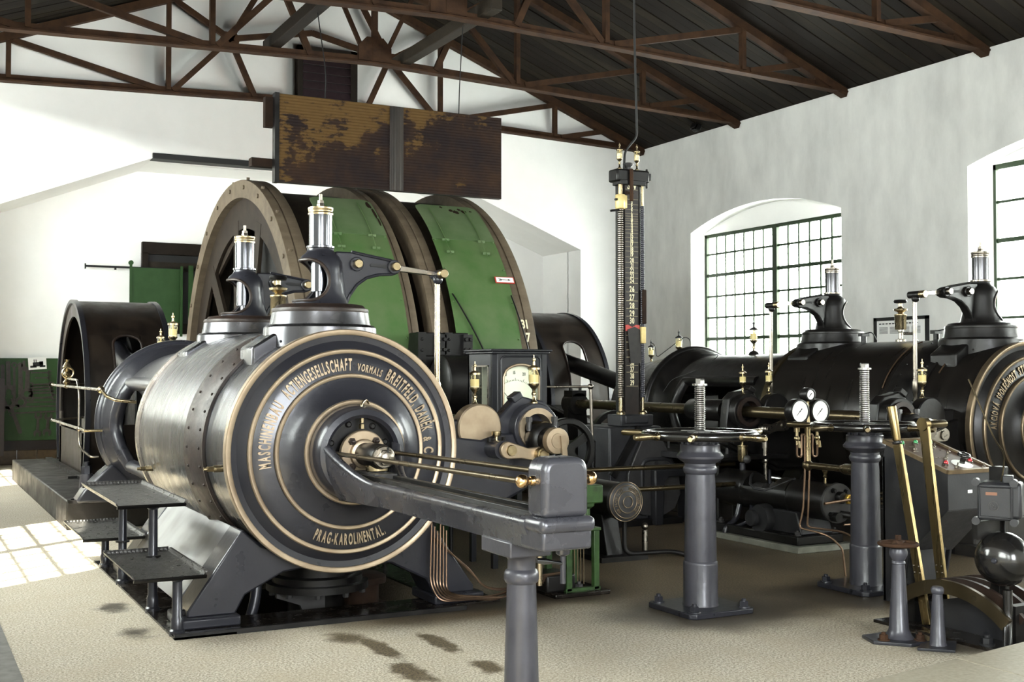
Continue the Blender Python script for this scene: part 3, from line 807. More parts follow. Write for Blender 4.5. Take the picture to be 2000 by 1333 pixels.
# ================================================================== THE TWO ENGINES
ZA = 1.05                      # axis height
def engine(X0, s, side, near, SH, BANDM, IR, letters):
    """local x: 0 on the cylinder axis, positive towards the middle of the hall"""
    CUR[0] = lambda v: Vector((X0 + s*v.x, v.y, v.z))
    W = side
    # ---------------- cylinder
    c = thing('steam_cylinder', W['cyl'], 'steam cylinder', (0, 8.4, 0), 'engine cylinders')
    P('barrel', M().lathe([(.70,7.05),(.735,7.07),(.735,7.50),(.745,7.56),(.79,7.97),(.792,8.0),(.792,9.66)], (0,0,ZA), (0,1,0), 96), SH, c)
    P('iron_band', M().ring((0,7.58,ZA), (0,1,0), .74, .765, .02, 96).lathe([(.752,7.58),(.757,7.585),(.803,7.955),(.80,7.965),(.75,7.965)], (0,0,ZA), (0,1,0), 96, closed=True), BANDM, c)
    rv = M()
    for i in range(40):
        a = 2*pi*i/40
        for yy, rr in ((7.66, .768), (7.88, .794)):
            rv.sph((rr*math.cos(a), yy, ZA + rr*math.sin(a)), .010, 8, 5)
    P('rivets', rv, BANDM, c, stuff=True)
    P('rear_rim', M().ring((0,9.62,ZA), (0,1,0), .76, .812, .07, 96), STEELD if near else BRONZE, c)
    # front cover: domed in steps, four bright rings
    cov = P('front_cover', M().lathe([(.745,7.06),(.728,7.015),(.690,7.02),(.665,7.0),(.645,6.985),(.61,6.965),(.55,6.955),(.485,6.945),(.475,6.925),(.455,6.92),(.40,6.905),(.34,6.87),(.325,6.85),(.20,6.845)], (0,0,ZA), (0,1,0), 96), IR, c)
    for ro, ri, y, d in ((.763,.727,6.998,.055), (.638,.610,6.955,.035), (.484,.459,6.908,.035), (.324,.296,6.828,.04)):
        P('bright_ring', M().lathe([(ri,y+.004),(ri+.006,y),(ro-.006,y),(ro,y+.006),(ro,y+d),(ri,y+d)], (0,0,ZA), (0,1,0), 96, closed=True), BRASSM if near else BRASSD, cov)
    if letters:
        lm = []; CUR[0] = lambda v: v
        letters(lm, X0)
        PB('letter', lm, BRASSM if near else BRASSD, cov)
        CUR[0] = lambda v: Vector((X0 + s*v.x, v.y, v.z))
    if not near:
        for yy, a0, a1 in ((8.03, 25, 75), (7.50, 40, 70)):
            rr = .803 if yy > 7.6 else .75
            P('oil_line', M().tube([(rr*math.cos(math.radians(a0+(a1-a0)*i/10)), yy, ZA+rr*math.sin(math.radians(a0+(a1-a0)*i/10))) for i in range(11)], .007, 6), COPPER, c)
    # drain cocks on the side of the barrel
    for y, z in ((7.22, .95), (9.3, .80)):
        x = -math.sqrt(max(0, .735**2 - (z-ZA)**2)) if y < 7.5 else -math.sqrt(.792**2 - (z-ZA)**2)
        P('indicator_cock', M().cyl((x+.03,y,z), (x-.05,y,z), .022).hexn((x-.05,y,z), (-1,0,0), .018, .04).cyl((x-.08,y,z), (x-.11,y,z), .011), BRASS if y < 7.5 else BRASS, c)
    # feet: sloping box brackets standing on pads
    for y0, y1 in ((7.13, 7.42), (9.18, 9.46)):
        for q in (-1, 1):
            out = [(q*.50,.47), (q*.62,.58), (q*.95,.11), (q*.95,.07), (q*.66,.07), (q*.60,.18), (q*.36,.30), (q*.10,.325), (q*0,.33), (q*0,.42), (q*.2,.40)]
            P('foot', M().py(out, y0, y1), IR, c, bevel=.012)
            bl = M(); bolt(bl, q*.80, (y0+y1)/2, .11, .040)
            P('foot_pad', M().b(min(q*.64,q*1.0), max(q*.64,q*1.0), y0-.06, y1+.05, .012, .075), IR, c, bevel=.012)
            P('foot_bolt', bl, BLACK, c)
    # sheet apron between the two outer feet
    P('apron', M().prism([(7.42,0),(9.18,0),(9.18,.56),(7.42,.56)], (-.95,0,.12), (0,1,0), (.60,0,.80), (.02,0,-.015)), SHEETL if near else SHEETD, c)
    # drain pipes and flanges hanging below
    u = P('exhaust_flange', M().lathe([(.34,.0),(.34,.045),(.30,.05),(.30,.09),(.26,.10),(.26,.16)], (0.02,7.62,.10), (0,0,1), 40), BLACK, c)
    fb = M()
    for i in range(10):
        a = 2*pi*i/10; fb.hexn((.02+.31*math.cos(a), 7.62+.31*math.sin(a), .10), (0,0,-1), .022, .03)
    P('flange_bolts', fb, GREYL, u, stuff=True)
    if near:
        P('exhaust_elbow', M().tube(smooth_path([(.05,7.75,.15), (.05,7.75,-.25), (.05,8.6,-.5)], .3), .19, 20), BLACK, c)
        P('bracket_rib', M().py([(-.28,.10),(.05,.10),(.05,-.5),(-.02,-.5),(-.04,-.2),(-.12,.0),(-.28,.06)], 7.55, 7.59), GREYL, c)
        P('drain_pipe', M().tube(smooth_path([(-.42,7.55,.32), (-.42,7.52,.10), (-.50,7.50,-.15), (-.62,7.52,-.3)], .15), .035, 12), IRON, c)
        P('drain_valve', M().lathe([(.15,-.3),(.15,-.12),(.19,-.12),(.19,-.06),(.13,-.06),(.13,.08),(.18,.09),(.18,.13),(.14,.15)], (.36,7.72,0), (0,0,1), 28), RUSTD, c)
    # ---------------- valve chests and bonnets
    for k, yv in enumerate((7.525, 9.45)):
        v = thing('valve_bonnet', W['val'][k], 'valve', (0, yv, 1.80), 'steam inlet valves')
        b = M()
        sad = [(-.50,1.50),(-.50,1.70),(-.36,1.79),(.36,1.79),(.50,1.70),(.50,1.50)]
        P('saddle_wing', M().py(sad, yv-.15, yv+.15), SH if near else IR, v, bevel=.015)
        P('saddle', M().lathe([(.375,-.32),(.375,.0),(.372,.035),(.355,.05),(.335,.055),(.325,.10),(.32,.135)], (0,yv,1.80), (0,0,1), 56), SH if near else IR, v)
        P('lid', M().lathe([(.300,.13),(.318,.135),(.322,.150),(.318,.162),(.30,.168),(.285,.185),(.26,.190)], (0,yv,1.80), (0,0,1), 56), BLACK if not near else BAND, v)
        sb = M()
        for i in range(12):
            a = 2*pi*i/12; sb.sph((.376*math.cos(a), yv+.376*math.sin(a), 1.74), .009, 8, 5)
        P('screws', sb, IR, v, stuff=True)
        P('bonnet', at(BON, (0,yv,1.985)), IR, v, ang=50)
        rm = M()
        for pl in BONRIM: rm.tube([(p[0], p[1]+yv, p[2]+1.985) for p in pl], .011, 8)
        P('opening_rim', rm, BAND if near else BLACK, v)
        P('collar', M().lathe([(.088,0),(.093,.006),(.093,.018),(.078,.022)], (0,yv,2.365), (0,0,1), 32), STEEL if near else STEELD, v)
        P('spring_sleeve', M().lathe([(.076,.015),(.0765,.22),(.078,.225)], (0,yv,2.37), (0,0,1), 40), STEEL if near else SHEET, v)
        P('sleeve_cap', M().lathe([(.083,0),(.084,.012),(.081,.016),(.081,.030),(.084,.034),(.084,.05),(.072,.055)], (0,yv,2.592), (0,0,1), 40), BRASS if near else STEELD, v)
        P('plunger', M().cyl((0,yv,2.08), (0,yv,2.33), .062, .062, 28).cyl((0,yv,2.02), (0,yv,2.09), .032).cyl((0,yv,1.98), (0,yv,2.03), .018), STEEL if near else IR, v)
        P('adjusting_nut', M().hexn((0,yv,2.645), (0,0,1), .026, .028).hexn((0,yv,2.672), (0,0,1), .022, .022).cyl((0,yv,2.69), (0,yv,2.735), .011), STEELD, v)
        # rocker bracket: flat cheek with raised edge, two pins and a slot
        yb = yv - .05
        cheek = [(.09,2.352),(.20,2.352),(.49,2.305),(.53,2.285),(.545,2.255),(.53,2.225),(.49,2.21),(.40,2.205),(.31,2.18),(.24,2.13),(.19,2.06),(.165,2.0),(.12,2.0)]
        br = P('rocker_bracket', M().py(cheek, yb, yb+.09), IR, v, bevel=.012)
        inner = [(.165,2.325),(.22,2.325),(.475,2.283),(.46,2.238),(.38,2.228),(.29,2.195),(.215,2.12),(.19,2.09)]
        edge = M()
        for i in range(len(cheek)-1):
            if i in (0,): continue
            p, q2 = cheek[i], cheek[i+1]
            edge.cyl((p[0],yb-.002,p[1]), (q2[0],yb-.002,q2[1]), .010, n=8)
        P('raised_edge', edge, IR, br)
        P('slot', M().prism([(.345,2.258)]+arc(.445,2.262,.012,-pi/2,pi/2,6)+arc(.345,2.268,.012,pi/2,1.5*pi,6), (0,yb-.006,0), (1,0,0), (0,0,1), (0,.01,0)), INK, br)
        for (xp, zp, ln) in ((.235,2.27,.045),(.505,2.262,.05)):
            P('boss', M().lathe([(.048,-.018),(.044,-.022),(.044,0)], (xp,yb,zp), (0,1,0), 28), IR, br)
            P('pin', M().lathe([(.026,-ln-.012),(.031,-ln-.006),(.031,0)], (xp,yb,zp), (0,1,0), 24), BRASS if near else STEELD, br)
        # lever out to the push rod
        lv_ = P('lever', M().prism([(.50,2.285),(.50,2.24),(.83,2.215),(.83,2.245)], (0,yb+.02,0), (1,0,0), (0,0,1), (0,.035,0)), STEELD, v, bevel=.004)
        P('lever_end', M().cyl((.85,yb-.045,2.225), (.85,yb+.10,2.225), .032).sph((.85,yb+.03,2.19), .035), IR, v)
        P('lever_pin', M().lathe([(.028,-.085),(.033,-.078),(.033,-.03)], (.85,yb,2.225), (0,1,0), 24), BRASS, v)
        P('push_rod', M().lathe([(.026,1.20),(.030,1.21),(.030,1.26),(.021,1.27),(.021,1.36),(.028,1.37),(.028,1.46),(.0195,1.48),(.0185,2.18)], (.85,yb+.04,0), (0,0,1), 20), STEELB if near else STEELD, v)
    # ---------------- valve gear along the inner side
    for k, yg in enumerate((7.15, 9.12)):
        g = thing('valve_gear_bracket', W['gear'][k], 'valve gear', (1.1, yg, 0), 'valve gear brackets')
        pts = [(.55,.78),(.62,.55),(1.0,.55),(1.62,.82),(1.64,1.02),(1.60,1.28),(1.53,1.34),(1.44,1.355),(1.36,1.375),(1.30,1.345),(1.19,1.235),(1.11,1.19),(1.0,1.17),(.9,1.22),(.72,1.22)]
        P('casting', M().py(pts, yg+.06, yg+.17), IR, g, bevel=.012)
        P('lower_casting', M().py([(.70,1.14),(.86,1.10),(1.02,1.08),(1.16,1.12),(1.30,1.12),(1.60,.98),(1.60,.84),(1.0,.58),(.64,.58)], yg-.0, yg+.062), IR, g, bevel=.012)
        P('clamp', M().bar((1.285,yg+.09,1.345), (1.355,yg+.09,1.39), .09, .05), IR, g, bevel=.008)
        P('bearing_ring', M().ring((1.43,yg-.03,1.15), (0,1,0), .135, .175, .22, 48), IR, g, bevel=.006)
        P('bearing_liner', M().ring((1.43,yg-.05,1.15), (0,1,0), .105, .145, .22, 48), BRASSM if near else BAND, g)
        P('round_cover', M().lathe([(.155,-.02),(.165,-.012),(.165,.08)], (1.02,yg+.045,1.16), (0,1,0), 40), BRASSM if near else IR, g)
        P('link_hub', M().cyl((1.10,yg-.16,1.02), (1.10,yg+.12,1.02), .062, n=28), IR, g)
        lk = P('link', M().prism(arc(1.12,1.02,.058,pi/2,1.5*pi,12)+[(1.22,.962),(1.31,.945)]+arc(1.36,.985,.052,-pi/2,pi/2,12)+[(1.27,1.03)], (0,yg-.205,0), (1,0,0), (0,0,1), (0,.035,0)), BRASSM if near else STEELD, g, bevel=.006)
        for xx, zz, rr, l0, l1 in ((1.14,1.018,.038,-.02,.04),(1.36,.985,.048,-.05,.06)):
            P('link_pin', M().lathe([(rr-.004,l0),(rr,l0+.008),(rr,l1)], (xx,yg-.20,zz), (0,1,0), 24), BRASS if near else STEELD, lk)
        P('pin_cap', M().lathe([(.03,-.058),(.033,-.05),(.033,.0)], (1.36,yg-.20,.985), (0,1,0), 24), BRASS if near else STEELD, lk)
        P('hanger_rod', M().cyl((1.36,yg-.19,.93), (1.36,yg-.19,.80), .032, n=16).cyl((1.36,yg-.19,.80), (1.36,yg-.19,.66), .024, n=16).lathe([(.028,0),(.034,.02),(.028,.04)], (1.36,yg-.19,.66), (0,0,1), 16).cyl((1.36,yg-.19,.66), (1.36,yg-.19,.10), .021, n=16), STEELB if near else STEELD, g)
        hb = M()
        for dx, dy in ((-.05,0),(.06,0),(0,.06)):
            hb.hexn((1.10+dx,yg-.05+dy,1.07), (0,0,1), .016, .03)
        P('cap_nuts', hb, BLACK, g, stuff=True)
        P('grease_cup', M().lathe([(.012,0),(.012,.035),(.03,.04),(.032,.045),(.032,.07),(.028,.072)], (1.10,yg-.06,1.07), (0,0,1), 16), BRASS, g)
        if k == 0:
            e = P('shaft_end', M().lathe([(.10,-.05),(.115,-.07),(.118,-.16),(.105,-.18),(.085,-.19),(.085,-.27)], (1.43,yg,1.08), (0,1,0), 40), BLACK, g)
            P('end_disc', M().lathe([(.05,-.33),(.052,-.325),(.086,-.322),(.09,-.315),(.09,-.27)], (1.43,yg,1.08), (0,1,0), 36), BRASSM if near else STEELD, e)
            P('drop_link', M().prism([(-.02,0),(.02,0),(.018,-.33),(-.018,-.33)], (1.46,yg-.345,1.115), (1,0,0), (-.1,0,1), (0,.014,0)), BRASSM, e)
            for dx in (-.10, .10): P('cap_bolt', M().cyl((1.43+dx,yg-.10,1.14), (1.43+dx,yg-.10,1.21), .018, n=12).hexn((1.43+dx,yg-.10,1.20), (0,0,1), .026, .035), GREYL, e)
    ls = thing('lay_shaft', W['lay'], 'shaft', (1.43, 10, 1.15), 'valve gear shafts')
    P('shaft', M().cyl((1.43,7.0,1.15), (1.43,12.6,1.15), .055, n=24), BRONZE, ls)
    P('muff', M().lathe([(.10,9.45),(.11,9.47),(.11,10.0),(.095,10.03)], (1.43,0,1.15), (0,1,0), 32), BLACK, ls)
    P('far_bearing', M().ring((1.43,12.3,1.15), (0,1,0), .055, .13, .22, 28).py([(1.25,.2),(1.62,.2),(1.56,.9),(1.56,1.15),(1.30,1.15),(1.28,.9)], 12.36, 12.46), IR, ls)
    P('bearing_cap', M().b(1.33,1.53,12.3,12.5,1.24,1.31).hexn((1.36,12.4,1.31),(0,0,1),.022,.04).hexn((1.50,12.4,1.31),(0,0,1),.022,.04), IR, ls)
    # ---------------- trunk frame behind the cylinder
    fr = thing('trunk_guide', W['frame'], 'frame', (0, 11, 0), 'engine frames')
    R0, R1 = .66, .70
    P('rear_cone', M().lathe([(R0,9.69),(R1,9.69),(R1,10.05),(R0,10.05)], (0,0,ZA), (0,1,0), 64, closed=True), IR, fr)
    for a0, a1 in ((math.radians(34), math.radians(146)), (math.radians(214), math.radians(326))):
        P('trunk_shell', M().lathe([(R0,10.0),(R1,10.0),(R1-.02,11.5),(R0-.02,11.5)], (0,0,ZA), (0,1,0), 40, -a1, -a0, closed=True), IR, fr)
    P('trunk_shell', M().lathe([(R0-.02,11.42),(R1-.02,11.42),(R1-.03,11.6),(R1+.05,11.72),(R1+.07,11.80),(R1+.07,11.95),(R1+.02,12.0),(.60,12.9),(.56,12.9),(R0-.05,11.6)], (0,0,ZA), (0,1,0), 64, closed=True), IR, fr)
    # rounded lips of the side openings
    for q in (-1, 1):
        a = math.radians(34); rr = R1 - .02
        p = []
        for i in range(9): p.append((q*rr*math.cos(a*(1-2*i/8)), 11.42, ZA + rr*math.sin(a*(1-2*i/8))))
        lip = [(q*rr*math.cos(a), 10.0, ZA+rr*math.sin(a)), (q*rr*math.cos(a), 11.15, ZA+rr*math.sin(a))] + [(x, 11.42 - .12*abs(i-4)/4, z) for i, (x,y,z) in enumerate(p)] + [(q*rr*math.cos(a), 11.15, ZA-rr*math.sin(a)), (q*rr*math.cos(a), 10.0, ZA-rr*math.sin(a))]
        P('opening_lip', M().tube(lip, .062, 14), IR, fr)
    P('rear_ring', M().tor((0,11.86,ZA), (0,1,0), R1+.055, .055, 72, 14), IR, fr)
    for q in (-1, 1):
        leg = [(q*.52,.52),(q*.66,.66),(q*.76,.58),(q*.92,.42),(q*.98,.33),(q*.98,.30),(q*.35,.30),(q*.35,.42)]
        P('frame_leg', M().py(leg, 11.70, 11.98), IR, fr, bevel=.03, seg=3)
        P('bolt_boss', M().lathe([(.075,.30),(.062,.52),(.062,.53)], (q*.84,12.12,0), (0,0,1), 24).lathe([(.058,.53),(.058,.545)], (q*.84,12.12,0), (0,0,1), 24), IRONL if near else IR, fr)
        bb = M(); bb.hexn((q*.84,12.12,.545), (0,0,1), .048, .075); bb.cyl((q*.84,12.12,.60), (q*.84,12.12,.66), .026)
        P('anchor_nut', bb, IR, fr)
        P('leg_collar', M().ring((q*.92,11.84,.298), (0,0,1), .10, .13, .03, 28), BLACK, fr)
    # girder on to the crank bearing
    P('girder', M().px([(12.3,.32),(15.4,.32),(15.4,1.15),(15.0,1.15),(13.6,.85),(12.8,.85),(12.3,.95)], .34, .56), IR, fr, bevel=.03)
    P('main_bearing', M().px([(15.2,.30),(16.8,.30),(16.6,.8)] + arc(16.0,1.05,.42,0,pi,14) + [(15.4,.8)], .56, .95), IR, fr, bevel=.02)
    # piston rod, crosshead and connecting rod inside the trunk
    rd = thing('connecting_rod', W['rod'], 'rod', (0, 13, ZA), 'connecting rods')
    P('piston_rod', M().cyl((0,9.6,ZA), (0,11.9,ZA), .085, n=28), STEELD, rd)
    P('crosshead', M().b(-.16,.16,11.6,12.1,ZA-.22,ZA+.22), BLACK, rd, bevel=.03)
    P('rod_body', M().cyl((0,11.9,ZA), (0,15.9,ZA+.80), .10, .13, 28), IR if near else BLACK, rd)
    P('big_end', M().cyl((-.14,15.9,ZA+.80), (.14,15.9,ZA+.80), .26, n=32), IR, rd)
    # ---------------- crank guard: half drum of sheet iron with a slot for the rod
    cg = thing('crank_guard', W['guard'], 'guard', (0, 16, .29), 'crank guards')
    RG = 1.40; half = .49
    def shell(x0, x1, a0, a1, n):
        return M().lathe([(RG-.015,x0),(RG,x0),(RG,x1),(RG-.015,x1)], (0,16,ZA), (1,0,0), n, a0, a1, closed=True)
    # lathe about +x: u=(0,1,0), v=x cross y=(0,0,1): angle 0 = +Y (far), pi = -Y (near)
    sl0, sl1 = math.radians(138), math.radians(186)
    P('shell', shell(-half, half, math.radians(-30), sl0, 44), BLACKB, cg)
    P('shell', shell(-half, half, sl1, math.radians(210), 6), BLACKB, cg)
    P('shell', shell(-half, -.17, sl0, sl1, 12), BLACKB, cg); P('shell', shell(.17, half, sl0, sl1, 12), BLACKB, cg)
    # rounded head of the slot and its bright edge
    hd = []; n = 14
    ed = []
    for i in range(n+1):
        t = pi*i/n; xx = -.17*math.cos(t); aa = sl0 + .0 - 0*.0
        hh = .11*math.sin(t)
        ed.append((xx, sl0 + .115 - hh))
    mm = M()
    for (x0_, a0_), (x1_, a1_) in zip(ed[:-1], ed[1:]):
        vs = []
        for (xx, aa) in ((x0_, sl0-.001), (x1_, sl0-.001), (x1_, a1_), (x0_, a0_)):
            for r in (RG-.015, RG): vs.append((xx, 16 + r*math.cos(aa), ZA + r*math.sin(aa)))
        mm.add(vs, [(0,2,4,6),(1,7,5,3),(0,1,3,2),(2,3,5,4),(4,5,7,6),(6,7,1,0)])
    P('slot_head', mm, BLACKB, cg)
    edge = [(-.17, sl1)] + ed + [(.17, sl1)]
    full = []
    for (xa, aa), (xb, ab) in zip(edge[:-1], edge[1:]):
        k = max(1, int(abs(ab-aa)/.05))
        for i in range(k): full.append((xa+(xb-xa)*i/k, aa+(ab-aa)*i/k))
    full.append(edge[-1])
    P('slot_edge', M().tube([(x, 16+(RG+.006)*math.cos(a), ZA+(RG+.006)*math.sin(a)) for x, a in full], .016, 8), BAND, cg)
    for q in (-1, 1):
        P('rim', M().lathe([(RG-.03,-.03),(RG+.018,-.03),(RG+.018,.03),(RG-.03,.03)], (q*half,16,ZA), (1,0,0), 60, math.radians(-30), math.radians(210), closed=True), IRON, cg)
        P('side_ring', M().lathe([(RG-.20,-.012),(RG-.01,-.012),(RG-.01,.012),(RG-.20,.012)], (q*(half-.015),16,ZA), (1,0,0), 60, math.radians(-26), math.radians(206), closed=True), BLACKB, cg)
        lo = ZA - (RG)*math.sin(math.radians(30))
        for sy in (-1, 1):
            P('skirt', M().b(q*half-.012, q*half+.012, min(16+sy*RG*.866, 16+sy*.98), max(16+sy*RG*.866, 16+sy*.98), .29, 1.0), BLACKB, cg)
        P('side_panel', M().b(q*half-.012, q*half+.012, 14.85, 17.15, .29, .80), BLACKB, cg)
    P('front_apron', M().b(-half, half, 16-RG*.866-.01, 16-RG*.866+.01, .29, .36+.0), BLACKB, cg)
    ck = thing('crank_disc', W['crank'], 'crank', (0, 16, .3), 'crank discs')
    P('disc', M().lathe([(.98,-.10),(1.0,-.08),(1.0,.10),(.98,.12)], (.22,16,ZA), (1,0,0), 56), BLACK, ck)
    P('hub', M().cyl((.0,16,ZA), (.6,16,ZA), .28, n=32), BLACK, ck)
    CUR[0] = lambda v: v

SHEETL = mat('bright_steel_apron', (.24,.24,.255), (.17,.17,.17), .33, .85, 3, .02, 10, rvar=.03, detail=2)
STEELB = mat('bright_brassy_rod', (.60,.50,.34), (.46,.37,.24), .25, 1.0, 12, rvar=.06)

def letters_left(m, X0):
    text_arc(m, [('MASCHINENBAU', -9.5, 34.5, 1), ('ACTIENGESELLSCHAFT', 40, 91.5, 1), ('VORMALS', 95.5, 114, .62), ('BREITFELD,', 117.5, 147, 1), ('DANĚK', 150, 167.5, 1), ('&', 171.5, 175, .75), ('C', 178.5, 183, .9), ('º', 184, 187.5, .9)], (X0, 0, ZA), .505, .075, depth=.012, y=6.955)
    text_arc(m, [('PRAG-KAROLINENTAL.', 294, 245, 1)], (X0, 0, ZA), .508, .070, inside=True, depth=.012, y=6.955)
def letters_right(m, X0):
    text_arc(m, [('AKCIOVÁ', 0, 25, 1), ('SPOLEČNOST', 29, 62, 1), ('STROJ', 66, 84, 1)], (X0, 0, ZA), .505, .075, depth=.012, y=6.955)

engine(2.51, 1, dict(cyl='large bright steel-clad steam cylinder on the left with brass ringed cover and raised lettering',
        val=('front valve bonnet on the left-hand cylinder, tallest in the picture', 'rear valve bonnet on the left-hand cylinder, before the drum rim'),
        gear=('valve gear bracket with brass link and ring beside the lettered left cylinder cover', 'rear valve gear bracket of the left cylinder, hidden behind the gauge cabinet'),
        lay='valve gear shaft along the inner side of the left engine', frame='graphite trunk frame with oval side opening behind the left cylinder',
        rod='connecting rod and crosshead inside the left trunk frame', guard='tall black sheet-iron crank guard at the far left with slotted front',
        crank='dark crank disc inside the far left guard'), True, SHEET, BAND, IRON, letters_left)
engine(8.83, -1, dict(cyl='steam cylinder shaded black at the right edge, its ringed cover cut by the frame',
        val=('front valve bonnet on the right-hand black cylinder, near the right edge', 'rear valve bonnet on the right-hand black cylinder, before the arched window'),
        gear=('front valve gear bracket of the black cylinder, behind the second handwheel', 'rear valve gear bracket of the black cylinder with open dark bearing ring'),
        lay='long bronze valve gear shaft along the black right-hand engine', frame='trunk frame shaded black behind the right-hand cylinder, under the arched window',
        rod='thick connecting rod shaded black, entering the right-hand crank guard', guard='black sheet-iron crank guard right of the winding drum',
        crank='dark crank disc inside the right-hand guard'), False, SHEETD, BLACK, BLACK, letters_right)  # twin engine in darker materials, backlit shade put into its colours

# ================================================================== WINDING DRUM
dr = thing('winding_drum', 'great double winding drum with tan brake rims under the hanging panel', 'winding drum', (5.66, 16, 0))
DY, DZ = 16.0, 1.05
RIMM = mat('tan_brake_rim', (.135,.104,.071), (.090,.068,.046), .62, 0, 6, .08, 30, stretch=(.3,1,1), spec=.2)
DRUMD = mat('dark_rope_drum', (.045,.035,.025), (.026,.020,.015), .6, 0, 6, .1, 30, spec=.15)
SPOKEM = mat('brown_black_spoke', (.028,.020,.0135), (.016,.0115,.0085), .6, 0, 5, .08, 30, spec=.15)
def xl(prof, n=120, a0=0, a1=2*pi, closed=True): return M().lathe(prof, (0,DY,DZ), (1,0,0), n, a0, a1, closed)
# brake rims (X from, X to)
rims = [(4.10, 4.36), (5.42, 5.60), (5.78, 6.00), (6.97, 7.21)]
for i, (a, b) in enumerate(rims):
    w = b - a
    P('brake_rim', xl([(2.86,a),(3.095,a),(3.10,a+.01),(3.10,a+w*.42),(3.085,a+w*.44),(3.085,a+w*.50),(3.10,a+w*.52),(3.10,b-.01),(3.095,b),(2.86,b)]), RIMM, dr)
# grooved drum shells carrying the ropes
for a, b in ((4.36, 5.42), (6.00, 6.97)):
    prof = []; n = 36
    for i in range(n+1):
        x = a + (b-a)*i/n
        prof += [(2.93, x), (2.96, x + (b-a)/n*.5)] if i < n else [(2.93, x)]
    P('drum_shell', xl(prof + [(2.74, b), (2.74, a)], 110), DRUMD, dr)
# inner wheel of each end: web ring, spokes, hub
for xw, sgn in ((4.22, -1), (5.52, 1), (5.88, -1), (7.10, 1)):
    P('web_ring', xl([(2.45,xw-.02),(2.88,xw-.02),(2.88,xw+.02),(2.45,xw+.02)], 80), SPOKEM, dr)
    P('hub', xl([(.55,xw-.16),(.55,xw+.16)], 40, closed=False), SPOKEM, dr)
    if xw in (4.22, 7.10):
        for k in range(6):
            a = 2*pi*k/6 + .12
            for da in (-.30, .30):
                p0 = (xw, DY + .48*math.cos(a), DZ + .48*math.sin(a)); p1 = (xw, DY + 2.6*math.cos(a+da), DZ + 2.6*math.sin(a+da))
                P('spoke', M().bar(p0, p1, .26, .05, (1,0,0)), SPOKEM, dr)
            P('brace', M().bar((xw+.05, DY+2.5*math.cos(a-.27), DZ+2.5*math.sin(a-.27)), (xw+.05, DY+2.5*math.cos(a+.27), DZ+2.5*math.sin(a+.27)), .12, .04, (1,0,0)), SPOKEM, dr)
P('shade_disc', M().cyl((4.62,DY,DZ), (4.66,DY,DZ), 2.75, n=64), INK, dr)  # black discs stand in for the shade inside the drum
P('shade_disc', M().cyl((5.66,DY,DZ), (5.72,DY,DZ), 2.75, n=64), INK, dr)
P('shade_disc', M().cyl((6.62,DY,DZ), (6.66,DY,DZ), 2.75, n=64), INK, dr)
P('shaft', M().cyl((2.6,DY,DZ), (8.74,DY,DZ), .24, n=36), BLACK, dr)
bt = M()
for k in range(26):
    a = 2*pi*k/26 + .05
    bt.cyl((4.10-.02, DY+3.0*math.cos(a), DZ+3.0*math.sin(a)), (4.13, DY+3.0*math.cos(a), DZ+3.0*math.sin(a)), .03, n=8)
    bt.cyl((4.15, DY+3.09*math.cos(a), DZ+3.09*math.sin(a)), (4.15, DY+3.135*math.cos(a), DZ+3.135*math.sin(a)), .022, n=8)
P('rim_bolts', bt, RIMM, dr, stuff=True)
# painted marks on the right-hand rim
mk = M()
def rim_text(s, ang, h, x):
    a = math.radians(180 - ang); R = 3.103
    o = Vector((x, DY + R*math.cos(a), DZ + R*math.sin(a))); nrm = Vector((0, math.cos(a), math.sin(a))); up = Vector((0, -nrm.z*-1, 0))
    upv = Vector((0, math.sin(math.radians(ang)), math.cos(math.radians(ang))))
    text_line(mk, s, o, (1,0,0), upv, nrm, h, .75, .003)
rim_text('31', 19.6, .12, 7.02); rim_text('7', 16.3, .12, 7.06)
P('painted_numbers', mk, CREAM, dr, stuff=True, label='cream painted rim numbers')

